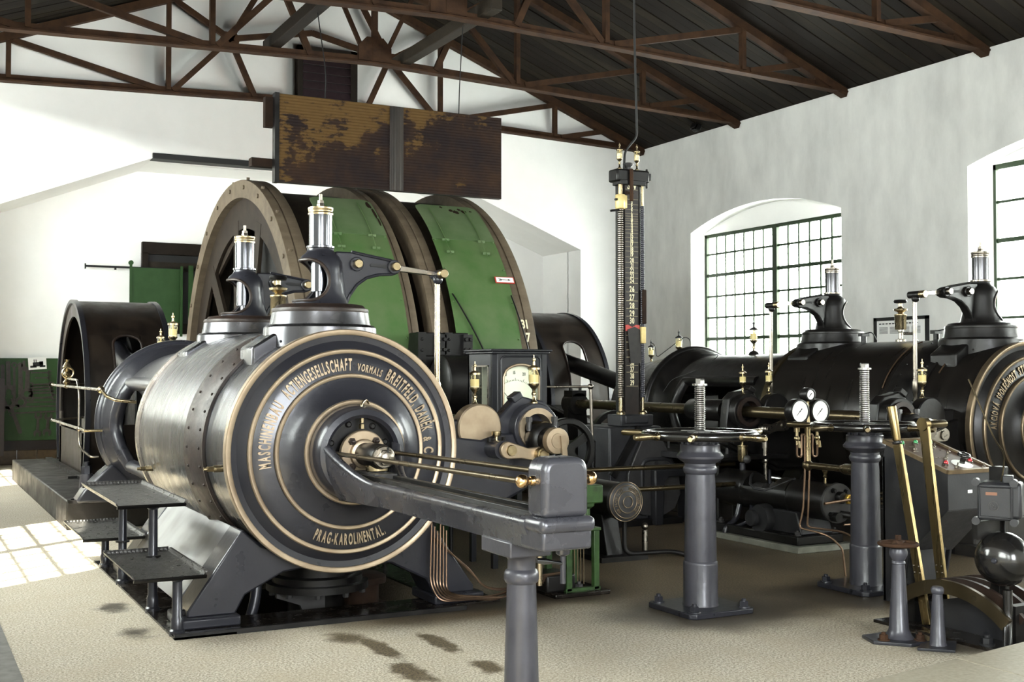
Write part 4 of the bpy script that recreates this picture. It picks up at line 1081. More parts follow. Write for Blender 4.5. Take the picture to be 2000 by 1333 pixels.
def guard_panel(x0, x1, label, holes):
    R, a0, a1 = 3.19, math.radians(180+14), math.radians(180-58)
    g = thing('drum_guard', label, 'guard panel', ((x0+x1)/2, DY-R, 0), 'green drum guards')
    n = 40; cr = .09
    def xr(t):       # rounded upper corners
        d = (1-t)*(a0-a1)*R
        k = cr - math.sqrt(max(0, cr*cr - max(0, cr-d)**2)) if d < cr else 0
        return x0 + k, x1 - k
    def sheet(t0, t1, off, n):
        vs = []
        for i in range(n+1):
            t = t0 + (t1-t0)*i/n; a = a0 + (a1-a0)*t; xa, xb = xr(t)
            for r in (R+off, R+off-.012):
                for x in (xa, xb): vs.append((x, DY + r*math.cos(a), DZ + r*math.sin(a)))
        fs = []
        for i in range(n):
            o = 4*i
            fs += [(o, o+1, o+5, o+4), (o+2, o+6, o+7, o+3), (o, o+4, o+6, o+2), (o+1, o+3, o+7, o+5)]
        fs += [(0,2,3,1), (4*n, 4*n+1, 4*n+3, 4*n+2)]
        return M().add(vs, fs)
    P('lower_sheet', sheet(0, .80, 0, 30), GREEN, g)
    up = P('flap', sheet(.795, 1, .014, 16), GREENF, g, label='dusty green hinged flap')
    for xs in (x0 + .17, x1 - .2):
        pts = []
        for i in range(9):
            a = a0 + (a1-a0)*(.72 + .25*i/8); r = R + .022
            pts.append((xs, DY + r*math.cos(a), DZ + r*math.sin(a)))
        P('hinge_strap', M().tube(pts, .007, 6), GREEN, up)
        for t in (.735, .79):
            a = a0 + (a1-a0)*t; r = R + .015
            P('hinge_loop', M().box((xs, DY + r*math.cos(a), DZ + r*math.sin(a)), (.10, .016, .03)), GREEN, up)
    for i in range(7):
        a = a0 + (a1-a0)*(.05 + .13*i*.95); 
        P('rivet', M().sph((x0+.03, DY+(R+.002)*math.cos(a), DZ+(R+.002)*math.sin(a)), .014, 8, 5), GREEN, g)
        P('rivet', M().sph((x1-.03, DY+(R+.002)*math.cos(a), DZ+(R+.002)*math.sin(a)), .014, 8, 5), GREEN, g)
    sc = M()
    for (fx, ft, w, h) in holes:
        a = a0 + (a1-a0)*ft; r = R + .0155
        x = x0 + (x1-x0)*fx
        nrm = Vector((0, math.cos(a), math.sin(a))); upv = Vector((0, math.sin(a), -math.cos(a)))*-1
        if upv.z < 0: upv = -upv
        pts = []
        for k in range(11):
            t = 2*pi*k/11; rr = .75 + .45*random.random()
            pts.append((w*rr*math.cos(t), h*rr*math.sin(t)))
        sc.prism(pts, Vector((x, DY + r*math.cos(a), DZ + r*math.sin(a))), (1,0,0), upv, nrm*.001)
    P('flaked_patch', sc, RUSTD, g, label='rusty flaked paint')
    return g
guard_panel(4.60, 5.42, 'green curved guard sheet over the left drum, behind the steel-capped bonnet', [(.93,.96,.03,.09),(.955,.91,.02,.13),(.97,.86,.012,.10)])
g2 = guard_panel(6.05, 6.93, 'green curved guard sheet over the right drum, bearing an arrow sign', [(.55,.965,.03,.04),(.62,.955,.04,.05),(.70,.975,.025,.03),(.76,.96,.04,.05),(.42,.985,.02,.03),(.88,.965,.02,.02)])
# wire braces across the right-hand guard
for (xa, aa, xb, ab) in ((6.08, 27, 6.42, 12), (6.90, 27, 7.04, 10)):
    pts = []
    for i in range(7):
        t = i/6; a = math.radians(180 - (aa + (ab-aa)*t)); r = 3.21
        pts.append((xa + (xb-xa)*t, DY + r*math.cos(a), DZ + r*math.sin(a)))
    P('brace_wire', M().tube(pts, .010, 6), BLACK, g2)
# arrow sign
an = math.radians(180-31.0); R = 3.215
so = Vector((6.86, DY + R*math.cos(an), DZ + R*math.sin(an))); nr = Vector((0, math.cos(an), math.sin(an))); uv = Vector((0, math.sin(math.radians(31)), math.cos(math.radians(31))))
sg = thing('arrow_sign', 'small white enamel arrow sign with red border on the right drum guard', 'sign', so)
rot = Matrix((Vector((1,0,0)), -nr, uv)).transposed()
P('border', M().box(so, (.27, .012, .095), rot), RED, sg)
P('plate', M().box(so + nr*.005, (.245, .006, .072), rot), ENAMEL, sg)
ar = [(-.075,.004),(.045,.004),(.045,.014),(.085,0),(.045,-.014),(.045,-.004),(-.075,-.004)]
am = M().prism(ar, so + nr*.0085, (1,0,0), uv, nr*.001)
for sgn in (-1, 1):
    am.prism([(-.095,sgn*.018),(-.082,sgn*.018),(-.062,sgn*.003),(-.075,sgn*.003)], so + nr*.0085, (1,0,0), uv, nr*.001)
    am.prism([(-.075,sgn*.018),(-.062,sgn*.018),(-.042,sgn*.003),(-.055,sgn*.003)], so + nr*.0085, (1,0,0), uv, nr*.001)
P('arrow', am, INK, sg)
# brake shoe posts between the two drums
for xb, lab in ((5.52, 'left black bolted brake shoe post in front of the drum'), (5.86, 'right black bolted brake shoe post beside the gauge cabinet')):
    t = thing('brake_post', lab, 'brake', (xb, 12.6, 0), 'brake shoe posts')
    P('shoe', M().px([(12.55,1.72),(12.55,2.0),(12.80,2.0),(12.86,1.72)], xb-.16, xb+.16), BLACK, t, bevel=.012)
    P('cheek', M().b(xb-.17, xb-.07, 12.50, 12.56, 1.15, 2.0), BLACK, t); P('cheek', M().b(xb+.07, xb+.19, 12.50, 12.56, 1.74, 1.98), BLACK, t)
    P('column', M().px([(12.5,0),(12.95,0),(12.86,1.74),(12.58,1.74)], xb-.09, xb+.12), BLACK, t, bevel=.012)
    bm_ = M()
    for z in (1.92, 1.79, 1.66, 1.5):
        bm_.sph((xb-.12, 12.495, z), .018, 8, 5)
    for dx in (.10, .16):
        for z in (1.92, 1.80): bm_.hexn((xb+dx, 12.5, z), (0,-1,0), .024, .03)
    P('bolts', bm_, BLACK, t, stuff=True)
t = thing('brake_servo', 'dark brake servo drum between the posts, left of the gauge cabinet', 'brake', (5.8, 12.2, 0))
P('drum', M().lathe([(.30,0),(.33,.02),(.33,.34),(.36,.36),(.36,.42),(.31,.46)], (5.52,12.3,1.40), (1,0,0), 40), BLACK, t)
P('casing', M().b(5.92,6.45,12.1,12.6,.0,1.72), BLACK, t, bevel=.03)

# ================================================================== TAIL ROD SLIDES
def slide(X0, s, lab):
    CUR[0] = lambda v: Vector((X0 + s*v.x, v.y, v.z))
    t = thing('tail_rod_slide', lab[0], 'slide', (0, 5.5, .79), 'tail rod slides')
    P('hub_ring', M().lathe([(.300,6.86),(.292,6.80),(.285,6.74),(.268,6.71),(.235,6.70),(.215,6.72),(.215,6.86)], (0,0,ZA), (0,1,0), 64, closed=True), IRON, t)
    P('hub_plate', M().ring((0,6.80,ZA), (0,1,0), .12, .225, .03, 48), BLACK, t)
    # cheeks sweeping from the ring down to the beam, lofted section by section
    for q in (-1, 1):
        vs = []; n = 24; top_edge = []
        for i in range(n+1):
            u = i/n; y = 6.755 - .64*u
            g = (1-u)**2.3; h = (1-u)**1.7
            xo = .118 + .140*h
            zt_ = .895 + (ZA + .06 - .895)*g
            zb_ = .79 + (.775 - .79)*h
            sec = []
            for a in (0, .2, .4, .6, .8, 1.0):
                z = zt_ + (zb_ - zt_)*a
                bul = 1 - (.10 + .55*h)*max(0, a-.15)**1.8
                sec.append((q*xo*bul, y, z))
            for p_ in reversed(sec): sec_in = (q*max(.004, abs(p_[0]) - .045), y, p_[2] + .012); sec.append(sec_in) if len(sec) < 12 else None
            vs += sec; top_edge.append((q*(xo-.022), y, zt_))
        c = 12; fs = []
        for i in range(n):
            for j in range(c): fs.append((i*c+j, i*c+(j+1)%c, (i+1)*c+(j+1)%c, (i+1)*c+j))
        fs += [tuple(range(c)), tuple(n*c+j for j in range(c))]
        P('cheek', M().add(vs, fs), IRONB, t, ang=60)
        P('cheek_edge', M().tube(top_edge, [.030 - .008*min(1, i/12) for i in range(len(top_edge))], 12), IRONB, t)
    P('trough_floor', M().px([(6.14,.79),(6.80,.765),(6.80,.84),(6.14,.89)], -.12, .12), IRON, t)
    sec = [(-.105,.79),(.105,.79),(.120,.85),(.137,.885),(.140,.905),(.132,.922),(.115,.928),(.085,.922),(.085,.905),(-.085,.905),(-.085,.922),(-.115,.928),(-.132,.922),(-.140,.905),(-.137,.885),(-.120,.85)]
    P('beam', M().py(sec, 4.40, 6.20), IRONB, t, ang=50)
    for q in (-1, 1): P('guide_rail', M().b(q*.062-.018, q*.062+.018, 4.42, 6.55, .90, .945), BLACK, t, bevel=.003)
    P('guide_bed', M().b(-.075, .075, 6.05, 6.66, .90, .925), BLACK, t, bevel=.004)
    # end stop: rounded housing on a moulded foot
    dome = [(-.112,.93)] + arc(-.052,1.125,.060,pi,pi/2,8) + arc(.052,1.125,.060,pi/2,0,8) + [(.112,.93)]
    hz = P('end_housing', M().py(dome, 4.275, 4.43), IRONB, t, bevel=.028, seg=4)
    P('end_moulding', M().b(-.135,.135,4.25,4.47,.868,.935), IRONB, t, bevel=.028, seg=4)
    P('end_foot', M().b(-.120,.120,4.268,4.47,.795,.885), IRONB, t, bevel=.012, seg=3)
    for q in (-1, 1):
        rd = P('guide_rod', M().cyl((q*.168,4.40,1.085), (q*.168,6.70,1.055), .0135, n=16), BRONZE, t)
        P('rod_ball', M().sph((q*.168,4.36,1.085), .030, 18, 12).cyl((q*.168,4.36,1.085), (q*.10,4.36,1.085), .016, n=14).lathe([(.018,0),(.022,.008),(.022,.02)], (q*.130,4.36,1.085), (q*-1,0,0), 16), BRASSP, rd)
    P('drip_cock', M().lathe([(.035,0),(.03,-.03),(.012,-.04),(.012,-.09)], (.03,4.36,.797), (0,0,1), 18).cyl((.03,4.36,.715),(.03,4.36,.64),.012), IRON, t)
    P('cock_handle', M().tube([(.03,4.36,.725),(-.02,4.36,.735),(-.06,4.36,.742),(-.10,4.36,.748)], [.010,.008,.014,.011], 12), STEEL, t)
    P('oil_pipe', M().tube(smooth_path([(.10,6.86,ZA+.27),(.06,6.80,ZA+.33),(-.0,6.74,ZA+.30),(.0,6.74,ZA+.22)], .05), .006, 8).hexn((0,6.73,ZA+.185),(0,0,1),.014,.03).hexn((0,6.73,ZA+.15),(0,0,1),.018,.03), BRASS, t)
    # tail rod end with gland
    r = thing('tail_rod', lab[1], 'rod end', (0, 6.5, ZA-.1), 'tail rods')
    gl = [(.142*math.cos(a), ZA + .142*math.sin(a)) for a in [2*pi*i/48 for i in range(48)]]
    P('gland_flange', M().lathe([(.135,6.74),(.142,6.735),(.142,6.70),(.136,6.695),(.09,6.695),(.085,6.67),(.075,6.665)], (0,0,ZA), (0,1,0), 56), BRASSM, r)
    for a in (45, 135, 225, 315):
        gb = M()
        gx, gz = .108*math.cos(math.radians(a)), ZA + .108*math.sin(math.radians(a))
        gb.hexn((gx,6.695,gz), (0,-1,0), .023, .022); gb.sph((gx,6.668,gz), .014, 12, 8)
        P('gland_nut', gb, BAND, r)
    bs = M()
    for a in (60, 110, 160, 20): bs.lathe([(.02,0),(.02,-.012),(.012,-.02)], (.185*math.cos(math.radians(a)),6.80,ZA+.185*math.sin(math.radians(a))), (0,1,0), 14)
    P('plate_bolts', bs, BLACK, r, stuff=True)
    P('rod_sleeve', M().lathe([(.068,6.70),(.068,6.60),(.073,6.58),(.075,6.42),(.066,6.385)], (0,0,ZA), (0,1,0), 40), BLACK, r)
    P('end_nut', M().lathe([(.064,6.385),(.066,6.38),(.066,6.36),(.06,6.355)], (0,0,ZA), (0,1,0), 36).hexn((0,6.355,ZA),(0,-1,0),.052,.035).lathe([(.036,6.325),(.036,6.30),(.030,6.296)], (0,0,ZA), (0,1,0), 24), STEELD, r)
    P('split_pin', M().cyl((0,6.30,ZA+.03), (0,6.30,ZA+.055), .006, n=8).sph((0,6.30,ZA+.056), .009, 8, 6), BLACK, r)
    P('shoe', M().lathe([(.045,.975),(.06,.955),(.075,.93),(.075,.925)], (0,6.48,0), (0,0,1), 32).b(-.07,.07,6.33,6.66,.925,.955), GREYL, r)
    P('shoe_collar', M().lathe([(.062,0),(.066,.004),(.066,.030),(.062,.034)], (0,6.48,.962), (0,0,1), 32), BRASS, r)
    # supporting column
    cl = thing('support_column', lab[2], 'column', (0, 4.68, 0), 'slide support columns')
    P('shaft', M().lathe([(.13,0),(.13,.03),(.088,.05),(.080,.09),(.0745,.30),(.066,.595),(.073,.60),(.0785,.612),(.0785,.640),(.073,.652),(.063,.66),(.0625,.70),(.070,.715),(.082,.725)], (0,4.68,0), (0,0,1), 40), IRONL, cl)
    P('capital', M().b(-.115,.095,4.57,4.86,.725,.797), IRONL, cl, bevel=.008)
    CUR[0] = lambda v: v
IRONB = mat('glossy_graphite_casting', (.0365,.0365,.0445), (.046,.046,.055), .28, .3, 5, .22, 20, rvar=.05, coat=.3)
BRASSP = mat('polished_brass_ball', (.60,.40,.20), (.48,.30,.14), .20, 1.0, 12, rvar=.04)
slide(2.51, 1, ('graphite slide beam with rounded end housing reaching towards the viewer', 'tail rod end with brass flange in the middle of the lettered cover', 'grey tapered column under the end of the slide beam, in the foreground'))
slide(8.83, -1, ('slide beam of the black right-hand engine, beyond the frame edge', 'tail rod end of the black right-hand cylinder', 'column under the right-hand slide beam'))

# ================================================================== STEPS, PIT EDGE, PIPES
CHK = mat('chequered_tread_plate', (.040,.038,.036), (.075,.072,.070), .34, .5, 20, .05, 30, rvar=.1)
def chk_bump(m):
    nt, N, L, bs = tex_nodes(m)
    tc = N.new('ShaderNodeTexCoord'); mp = N.new('ShaderNodeMapping'); mp.inputs['Rotation'].default_value = (0,0,pi/4); mp.inputs['Scale'].default_value = (55,55,55)
    L.new(tc.outputs['Object'], mp.inputs[0]); ck = N.new('ShaderNodeTexVoronoi'); ck.inputs['Scale'].default_value = 1.0; ck.inputs['Randomness'].default_value = .0
    L.new(mp.outputs[0], ck.inputs['Vector']); bp = N.new('ShaderNodeBump'); bp.inputs['Strength'].default_value = .9; bp.inputs['Distance'].default_value = .006
    L.new(ck.outputs['Distance'], bp.inputs['Height']); L.new(bp.outputs['Normal'], bs.inputs['Normal'])
chk_bump(CHK)
st = thing('step_platform', 'three chequered iron steps on pipe legs beside the bright cylinder', 'steps', (1.48, 8.4, 0))
for (x0, x1, y0, y1, z) in ((1.26, 1.62, 7.62, 9.12, .70), (1.26, 1.64, 9.10, 10.12, .305), (1.24, 1.59, 6.92, 7.95, .355)):
    tr = P('tread', M().b(x0, x1, y0, y1, z-.012, z), CHK, st)
    # rolled-down and rolled-up lips
    prof = arc(0, 0, .028, pi/2, pi, 6)
    P('tread_lip', M().prism([(0,0)] + [(-.030*math.sin(a), .030*(1-math.cos(a))) for a in (.4,.8,1.2,1.5)] + [(-.042,.030),(-.030,.008),(-.012,-.010),(0,-.012)], (x0,y0,z), (1,0,0), (0,0,1), (0,y1-y0,0)), CHK, tr)
    P('tread_lip', M().prism([(0,0)] + [(.030*math.sin(a), .030*(1-math.cos(a))) for a in (.4,.8,1.2,1.5)] + [(.042,.030),(.030,.008),(.012,-.010),(0,-.012)], (x1,y0,z), (1,0,0), (0,0,1), (0,y1-y0,0)), CHK, tr)
    P('tread_lip', M().prism([(0,0),(-.014,.002),(-.030,.012),(-.036,.004),(-.02,-.012),(0,-.012)], (x0-.03,y0,z), (0,1,0), (0,0,1), (x1-x0+.06,0,0)), BLACK, tr)
    P('tread_lip', M().prism([(0,0),(.02,.004),(.032,.03),(.04,.028),(.03,-.004),(0,-.012)], (x0-.03,y1,z), (0,1,0), (0,0,1), (x1-x0+.06,0,0)), CHK, tr)
for (y, zt) in ((9.69, .30), (8.90, .69), (7.77, .69), (7.03, .345)):
    lg = P('leg', M().lathe([(.045,0),(.045,.03),(.036,.04),(.036,.10),(.030,.11),(.0285,zt-.03),(.05,zt-.012),(.05,zt-.008)], (1.48,y,0), (0,0,1), 24), IRON, st)
P('leg_flange', M().lathe([(.05,0),(.05,.012)], (1.48,8.90,.305), (0,0,1), 24).lathe([(.05,0),(.05,.012)], (1.48,7.77,.355), (0,0,1), 24), BLACK, st)
# oily iron surround of the pit
OILP = mat('oily_black_plate', (.0060,.0048,.0042), (.014,.0105,.0080), .22, .1, 10, .1, 50, rvar=.1)
pe = thing('pit_surround', 'oily black plate framing the pit under the bright cylinder', 'plate', (1.9, 8.4, 0))
for (x0, x1, y0, y1) in ((1.44, 1.80, 6.90, 10.0), (1.80, 3.28, 7.0, 7.34), (3.28, 3.62, 7.05, 9.9), (1.80, 3.28, 9.55, 9.95)):
    P('plate', M().b(x0, x1, y0, y1, .001, .014), OILP, pe)
P('edge_angle', M().b(1.44, 3.30, 6.90, 6.93, .001, .03), BLACK, pe); P('front_plate', M().b(1.80, 3.30, 6.93, 7.0, .001, .012), OILP, pe)
for y in (7.35, 9.35):
    an_ = M(); bolt(an_, 1.56, y-.12, .014, .052); P('anchor_bolt', an_, BLACK, pe)
# bundle of copper oil pipes at the right-hand foot of the cylinder
cp = thing('oil_pipes', 'bundle of thin copper oil pipes running down to the green lubricator', 'pipes', (3.3, 7.0, 0))
for i in range(6):
    d = .021*i
    pts = [(3.12+d, 7.06, .56-.03*(i%3)), (3.11+d*1.1, 7.06, .16-.012*i), (3.15+d, 7.0-d*.6, .05+.008*i), (3.45+.02*i, 6.98-.03*i, .045+.012*(i%3)), (3.75, 7.02-.02*i, .075+.012*i), (3.86, 7.03-.01*i, .11+.01*i), (4.18, 7.05, .12+.009*i)]
    P('pipe', M().tube(smooth_path(pts, .07), .0065, 6), COPPER, cp)
for i in range(2):
    P('pipe', M().tube(smooth_path([(3.14+.02*i,7.08,.45),(3.42+.015*i,7.10,.22-.03*i),(3.50+.01*i,7.06,.10),(3.62,7.03,.075+.01*i),(4.0,7.05,.10)], .06), .0065, 6), COPPER, cp)

# ---- green lubricator stand right of the slide
gs = thing('lubricator_stand', 'narrow green iron lubricator stand on an oily black base behind the slide', 'stand', (4.24, 7.05, 0))
P('base', M().b(3.98, 4.42, 6.93, 7.35, .0, .03), OILP, gs, bevel=.006); P('base_block', M().b(3.95, 4.18, 7.0, 7.3, .03, .15), BLACK, gs, bevel=.015)
for x, y in ((4.12, 7.0), (4.34, 7.0), (4.12, 7.28), (4.34, 7.28)):
    P('post', M().b(x-.022, x+.022, y-.02, y+.02, .03, .44), GREENM, gs, bevel=.004)
P('top_plate', M().b(4.09, 4.37, 6.97, 7.31, .44, .46), GREENM, gs, bevel=.004); P('foot_rail', M().b(4.09, 4.37, 6.98, 7.02, .03, .05), GREENM, gs)
P('neck', M().lathe([(.022,0),(.022,.12),(.05,.14),(.055,.17),(.03,.19)], (4.32,7.08,.46), (0,0,1), 20), GREENM, gs)
P('tank', M().b(4.05, 4.42, 7.02, 7.34, .62, .75), GREENM, gs, bevel=.012)
for i in range(5): P('pipe', M().tube([(4.18+.025*i, 7.06, .43), (4.18+.025*i, 7.06, .06)], .005, 6), BRONZE, gs)
bb = M(); bolt(bb, 4.23, 7.04, .03, .03); P('bolt', bb, GREYL, gs)

# ---- concrete plinth of the left engine
pn = thing('engine_plinth', 'low oily concrete plinth under the far end of the left engine', 'plinth', (2.6, 15, 0))
P('block', M().b(1.49, 3.70, 12.13, 18.1, 0, .29), CONC, pn, bevel=.015)
P('guard_rail', M().b(1.90, 1.98, 14.3, 17.8, .29, .33), BLACK, pn); P('guard_foot', M().b(1.80, 3.2, 14.55, 14.68, .29, .32), BLACK, pn)
pn2 = thing('engine_plinth', 'concrete plinth under the black right-hand engine', 'plinth', (8.8, 13, 0))
P('block', M().b(7.6, 10.0, 9.6, 18.1, 0, .29), CONC, pn2, bevel=.015)
# brass handrails round the far left crank guard
hr = thing('guard_handrail', 'thin brass handrails and oil pipe round the far left crank guard', 'handrail', (1.62, 12.9, 0))
P('upper_rail', M().tube([(1.60,14.30,1.39),(1.60,10.75,1.385)], .014, 12), STEELD, hr)
P('rail_ball', M().sph((1.60,10.78,1.385),.033).sph((1.60,13.1,1.388),.024).sph((1.60,14.30,1.39),.022), BRASS, hr)
P('rail_end', M().tube([(1.60,10.75,1.385),(1.62,10.6,1.33),(1.68,10.5,1.30),(1.85,10.5,1.28)], .014, 10), BRASS, hr)
P('lower_rail', M().tube([(1.60,14.30,.99),(1.60,11.9,.985)], .014, 12).sph((1.60,12.1,.985), .03).sph((1.60,14.30,.99),.022), STEELD, hr)
P('rail_stub', M().tube([(1.60,11.95,.985),(1.60,11.75,.982),(1.85,11.75,.98)], .013, 10), BRASS, hr)
for z in (1.39, .99): P('rail_bracket', M().tube([(1.60,14.28,z),(1.80,14.65,z),(2.02,14.9,z)], .012, 8), BRONZE, hr)
P('sight_feed', M().lathe([(.02,0),(.04,.03),(.018,.06),(.045,.10),(.026,.14),(.045,.19),(.018,.24),(.026,.27)], (1.60,13.1,1.40), (0,0,1), 16), BRASS, hr)
P('sight_glass', M().tor((1.60,13.02,1.53), (0,1,0), .055, .010, 24, 8), BRASS, hr)
P('bent_pipe', M().tube(smooth_path([(1.60,13.0,1.47),(1.60,12.3,1.46),(1.60,12.15,1.35),(1.60,12.15,.80),(1.68,11.9,.72),(1.75,11.9,.72)], .12), .012, 10), STEELD, hr)

# ================================================================== OIL CUPS ON THE ENGINES
for (x, y, z, s, lab, fl) in (
    (2.51, 12.84, 1.66, .95, 'left one of two glass oil cups on the bright engine trunk', False),
    (2.51, 12.22, 1.73, 1.15, 'right one of two glass oil cups on the bright engine trunk', False),
    (8.83, 12.84, 1.62, .95, 'small glass oil cup at the far end of the black engine, beside the depth indicator', True),
    (8.83, 12.22, 1.70, 1.05, 'glass oil cup with a thin wire, against the jamb of the arched window', True),
    (8.83, 10.75, 1.745, 1.1, 'glass oil cup in front of the arched window panes', True),
    (3.53, 7.26, 1.31, .85, 'brass oil cup beside the rim of the lettered cover', False),
    (3.96, 7.20, 1.32, .95, 'brass oil cup before the white gauge dial', False),
    (7.40, 9.18, 1.31, .85, 'brass oil cup on the dark open bearing ring of the black engine', False),
    (7.78, 9.24, 1.31, .9, 'brass oil cup beside the rear push rod of the black engine', False),
    (7.79, 7.26, 1.31, .95, 'brass oil cup behind the brass levers, on the black engine', False)):
    oil_cup(x, y, z, s, lab, glassy=True, flare=fl)
# plinths of the glass cups on the black trunk
for x, y, z in ((8.83, 12.84, 1.58), (8.83, 12.22, 1.66), (8.83, 10.75, 1.715), (2.51, 12.22, 1.68), (2.51, 12.84, 1.60)):
    par = next(o for o in bpy.data.objects if o.name.startswith('trunk_guide') and abs(ORG[o.name].x - x) < .2 and o.type == 'EMPTY')
    P('cup_seat', M().lathe([(.11,0),(.11,.03),(.07,.05),(.045,.09),(.02,.10)], (x,y,z-.03), (0,0,1), 24), BLACK if x > 5 else IRON, par)
# brass spindle lubricators on top of the cylinders
for x, lab in ((2.51, 'fluted brass lubricator between the two bonnets of the bright cylinder'), (8.83, 'brass lubricator with black knob on top of the black cylinder')):
    near = x < 5
    t = thing('lubricator', lab, 'lubricator', (x, 8.5, 1.84), 'cylinder lubricators')
    z = 1.84
    P('stem', M().lathe([(.05,0),(.05,.02),(.022,.03),(.018,.09),(.03,.10),(.03,.12)], (x,8.5,z), (0,0,1), 20), BRASS if near else STEELD, t)
    P('body', M().lathe([(.052,.12),(.058,.13),(.058,.25),(.062,.255),(.062,.27),(.03,.28)], (x,8.5,z), (0,0,1), 12), BRASS, t)
    P('dish', M().lathe([(.02,.28),(.028,.29),(.065,.31),(.068,.325),(.03,.335),(.018,.35),(.018,.38)], (x,8.5,z), (0,0,1), 24), BRASS, t)
    P('knob', M().lathe([(.02,.38),(.06,.385),(.068,.40),(.06,.415),(.015,.42)], (x,8.5,z), (0,0,1), 24), BLACK, t)
    P('cock', M().cyl((x,8.46,z+.08), (x+.10,8.42,z+.08), .014, n=10).tube([(x+.10,8.42,z+.08),(x+.12,8.41,z+.02),(x+.15,8.40,z-.02)], .009, 8), BRASS if near else STEELD, t)
for y, lab in ((9.0, 'small black wiring terminal on the black cylinder left of its lubricator'), (8.05, 'small black wiring terminal on the black cylinder right of its lubricator')):
    t = thing('terminal', lab, 'terminal', (8.83, y, 1.84), 'terminals on the black cylinder')
    P('body', M().cyl((8.83,y,1.83), (8.83,y,1.91), .028).b(8.78,8.88,y-.03,y+.03,1.905,1.94), BLACK, t)
    P('lead', M().tube(smooth_path([(8.83,y,1.93),(8.83,y-.12,1.95),(8.83,y-.18,1.86)], .05), .006, 6), CABLE, t)
# thin wire between the glass cups
wr = P('wire', M().tube(smooth_path([(8.83,12.84,1.92),(8.79,12.7,1.90),(8.79,12.66,1.72),(8.83,12.3,1.9),(8.83,12.1,1.98),(8.83,11.98,1.95),(8.80,11.94,1.75),(8.75,11.6,1.745),(8.6,11.1,1.74),(8.45,11.15,1.60),(8.2,11.5,1.45),(8.15,11.6,1.30)], .06), .005, 6), CABLE)
tag(wr, 'thin looped wire strung between the glass oil cups of the black engine', 'wire')

# ================================================================== SPEED INDICATOR CABINET
cb = thing('gauge_cabinet', 'black cabinet with a large white speed dial behind the slide', 'cabinet', (4.40, 8.4, 0))
x0, x1, y0, y1, z1 = 4.15, 4.63, 8.2, 8.66, 1.705
CABM = mat('black_painted_cabinet', (.008,.0085,.0105), (.014,.014,.017), .35, .1, 6, .04, 30)
# carcass as panels with real openings
bk = M(); bk.b(x0, x1, y1-.02, y1, .75, 1.25); bk.b(x0, x1, y1-.02, y1, 1.60, z1); bk.b(x0, x0+.05, y1-.02, y1, 1.25, 1.60); bk.b(x1-.03, x1, y1-.02, y1, 1.25, 1.60)
P('back', bk, CABM, cb); P('back_glass', M().b(x0+.05, x1-.03, y1-.012, y1-.009, 1.25, 1.60), GLASS, cb); P('inner_strip', M().b(x0+.10, x0+.16, y1-.06, y1-.05, 1.25, 1.60), ENAMEL, cb)
P('right_side', M().b(x1-.02, x1, y0+.02, y1, .75, z1), CABM, cb)
ls_ = M(); ls_.b(x0, x0+.02, y0+.03, y1, .75, 1.28); ls_.b(x0, x0+.02, y0+.03, y1, 1.585, z1); ls_.b(x0, x0+.02, y0+.03, y0+.09, 1.28, 1.585); ls_.b(x0, x0+.02, y1-.08, y1, 1.28, 1.585)
P('left_side', ls_, CABM, cb)
P('side_window_bead', M().b(x0-.006,x0+.004,y0+.085,y0+.10,1.27,1.595).b(x0-.006,x0+.004,y1-.09,y1-.075,1.27,1.595).b(x0-.006,x0+.004,y0+.085,y1-.075,1.27,1.283).b(x0-.006,x0+.004,y0+.085,y1-.075,1.582,1.595), STEELD, cb)
P('side_glass', M().b(x0+.006, x0+.009, y0+.09, y1-.08, 1.28, 1.585), GLASS, cb)
P('corner_post', M().pz([(x0,y0+.035),(x0+.035,y0),(x0+.05,y0),(x0+.05,y0+.02),(x0+.02,y0+.05),(x0,y0+.05)], .75, z1), CABM, cb, bevel=.004)
P('bottom', M().b(x0, x1, y0, y1, .73, .76), CABM, cb)
# arched dial opening in the front door
dx0, dx1, dz0, dzs, dza = x0+.085, x1-.075, 1.235, 1.50, 1.60
dm = (dx0+dx1)/2
ap = [(dx0 + (dx1-dx0)*i/14, dzs + (dza-dzs)*math.sqrt(max(0, 1-(2*i/14-1)**2))**1.0) for i in range(15)]
fd = M(); fd.b(x0+.045, dx0, y0, y0+.02, .75, z1); fd.b(dx1, x1, y0, y0+.02, .75, z1); fd.b(dx0, dx1, y0, y0+.02, .75, dz0)
for (xa, za), (xb, zb) in zip(ap[:-1], ap[1:]): fd.py([(xa,za),(xb,zb),(xb,z1),(xa,z1)], y0, y0+.02)
door = P('door', fd, CABM, cb)
P('door_moulding', M().tube([(x0+.065,y0-.002,.80),(x0+.065,y0-.002,1.62)] + [(p[0],y0-.002,p[1]) for p in arc(x0+.105,1.625,.04,pi,pi/2,5)] + [(p[0],y0-.002,p[1]) for p in arc(x1-.10,1.625,.04,pi/2,0,5)] + [(x1-.06,y0-.002,1.62),(x1-.06,y0-.002,.80)], .008, 8), CABM, door)
P('dial_bezel', M().tube([(dx0,y0-.002,dz0)] + [(a,y0-.002,b) for a, b in ap] + [(dx1,y0-.002,dz0)], .011, 8, closed=True), BRASSM, door)
P('lock', M().lathe([(.02,-.012),(.024,-.008),(.024,0)], (x0+.085,y0,1.19), (0,1,0), 20), BRASS, door)
P('hinge', M().b(x1-.05, x1-.035, y0-.008, y0, 1.55, 1.68), CABM, door)
P('dial_glass', M().b(dx0, dx1, y0+.008, y0+.011, dz0, dza), GLASS, door)
P('dial', M().b(x0+.05, x1-.03, y0+.06, y0+.065, dz0-.02, z1-.03), ENAMEL, cb)
dt = M(); pc = Vector((dm-.02, y0+.058, 1.27))
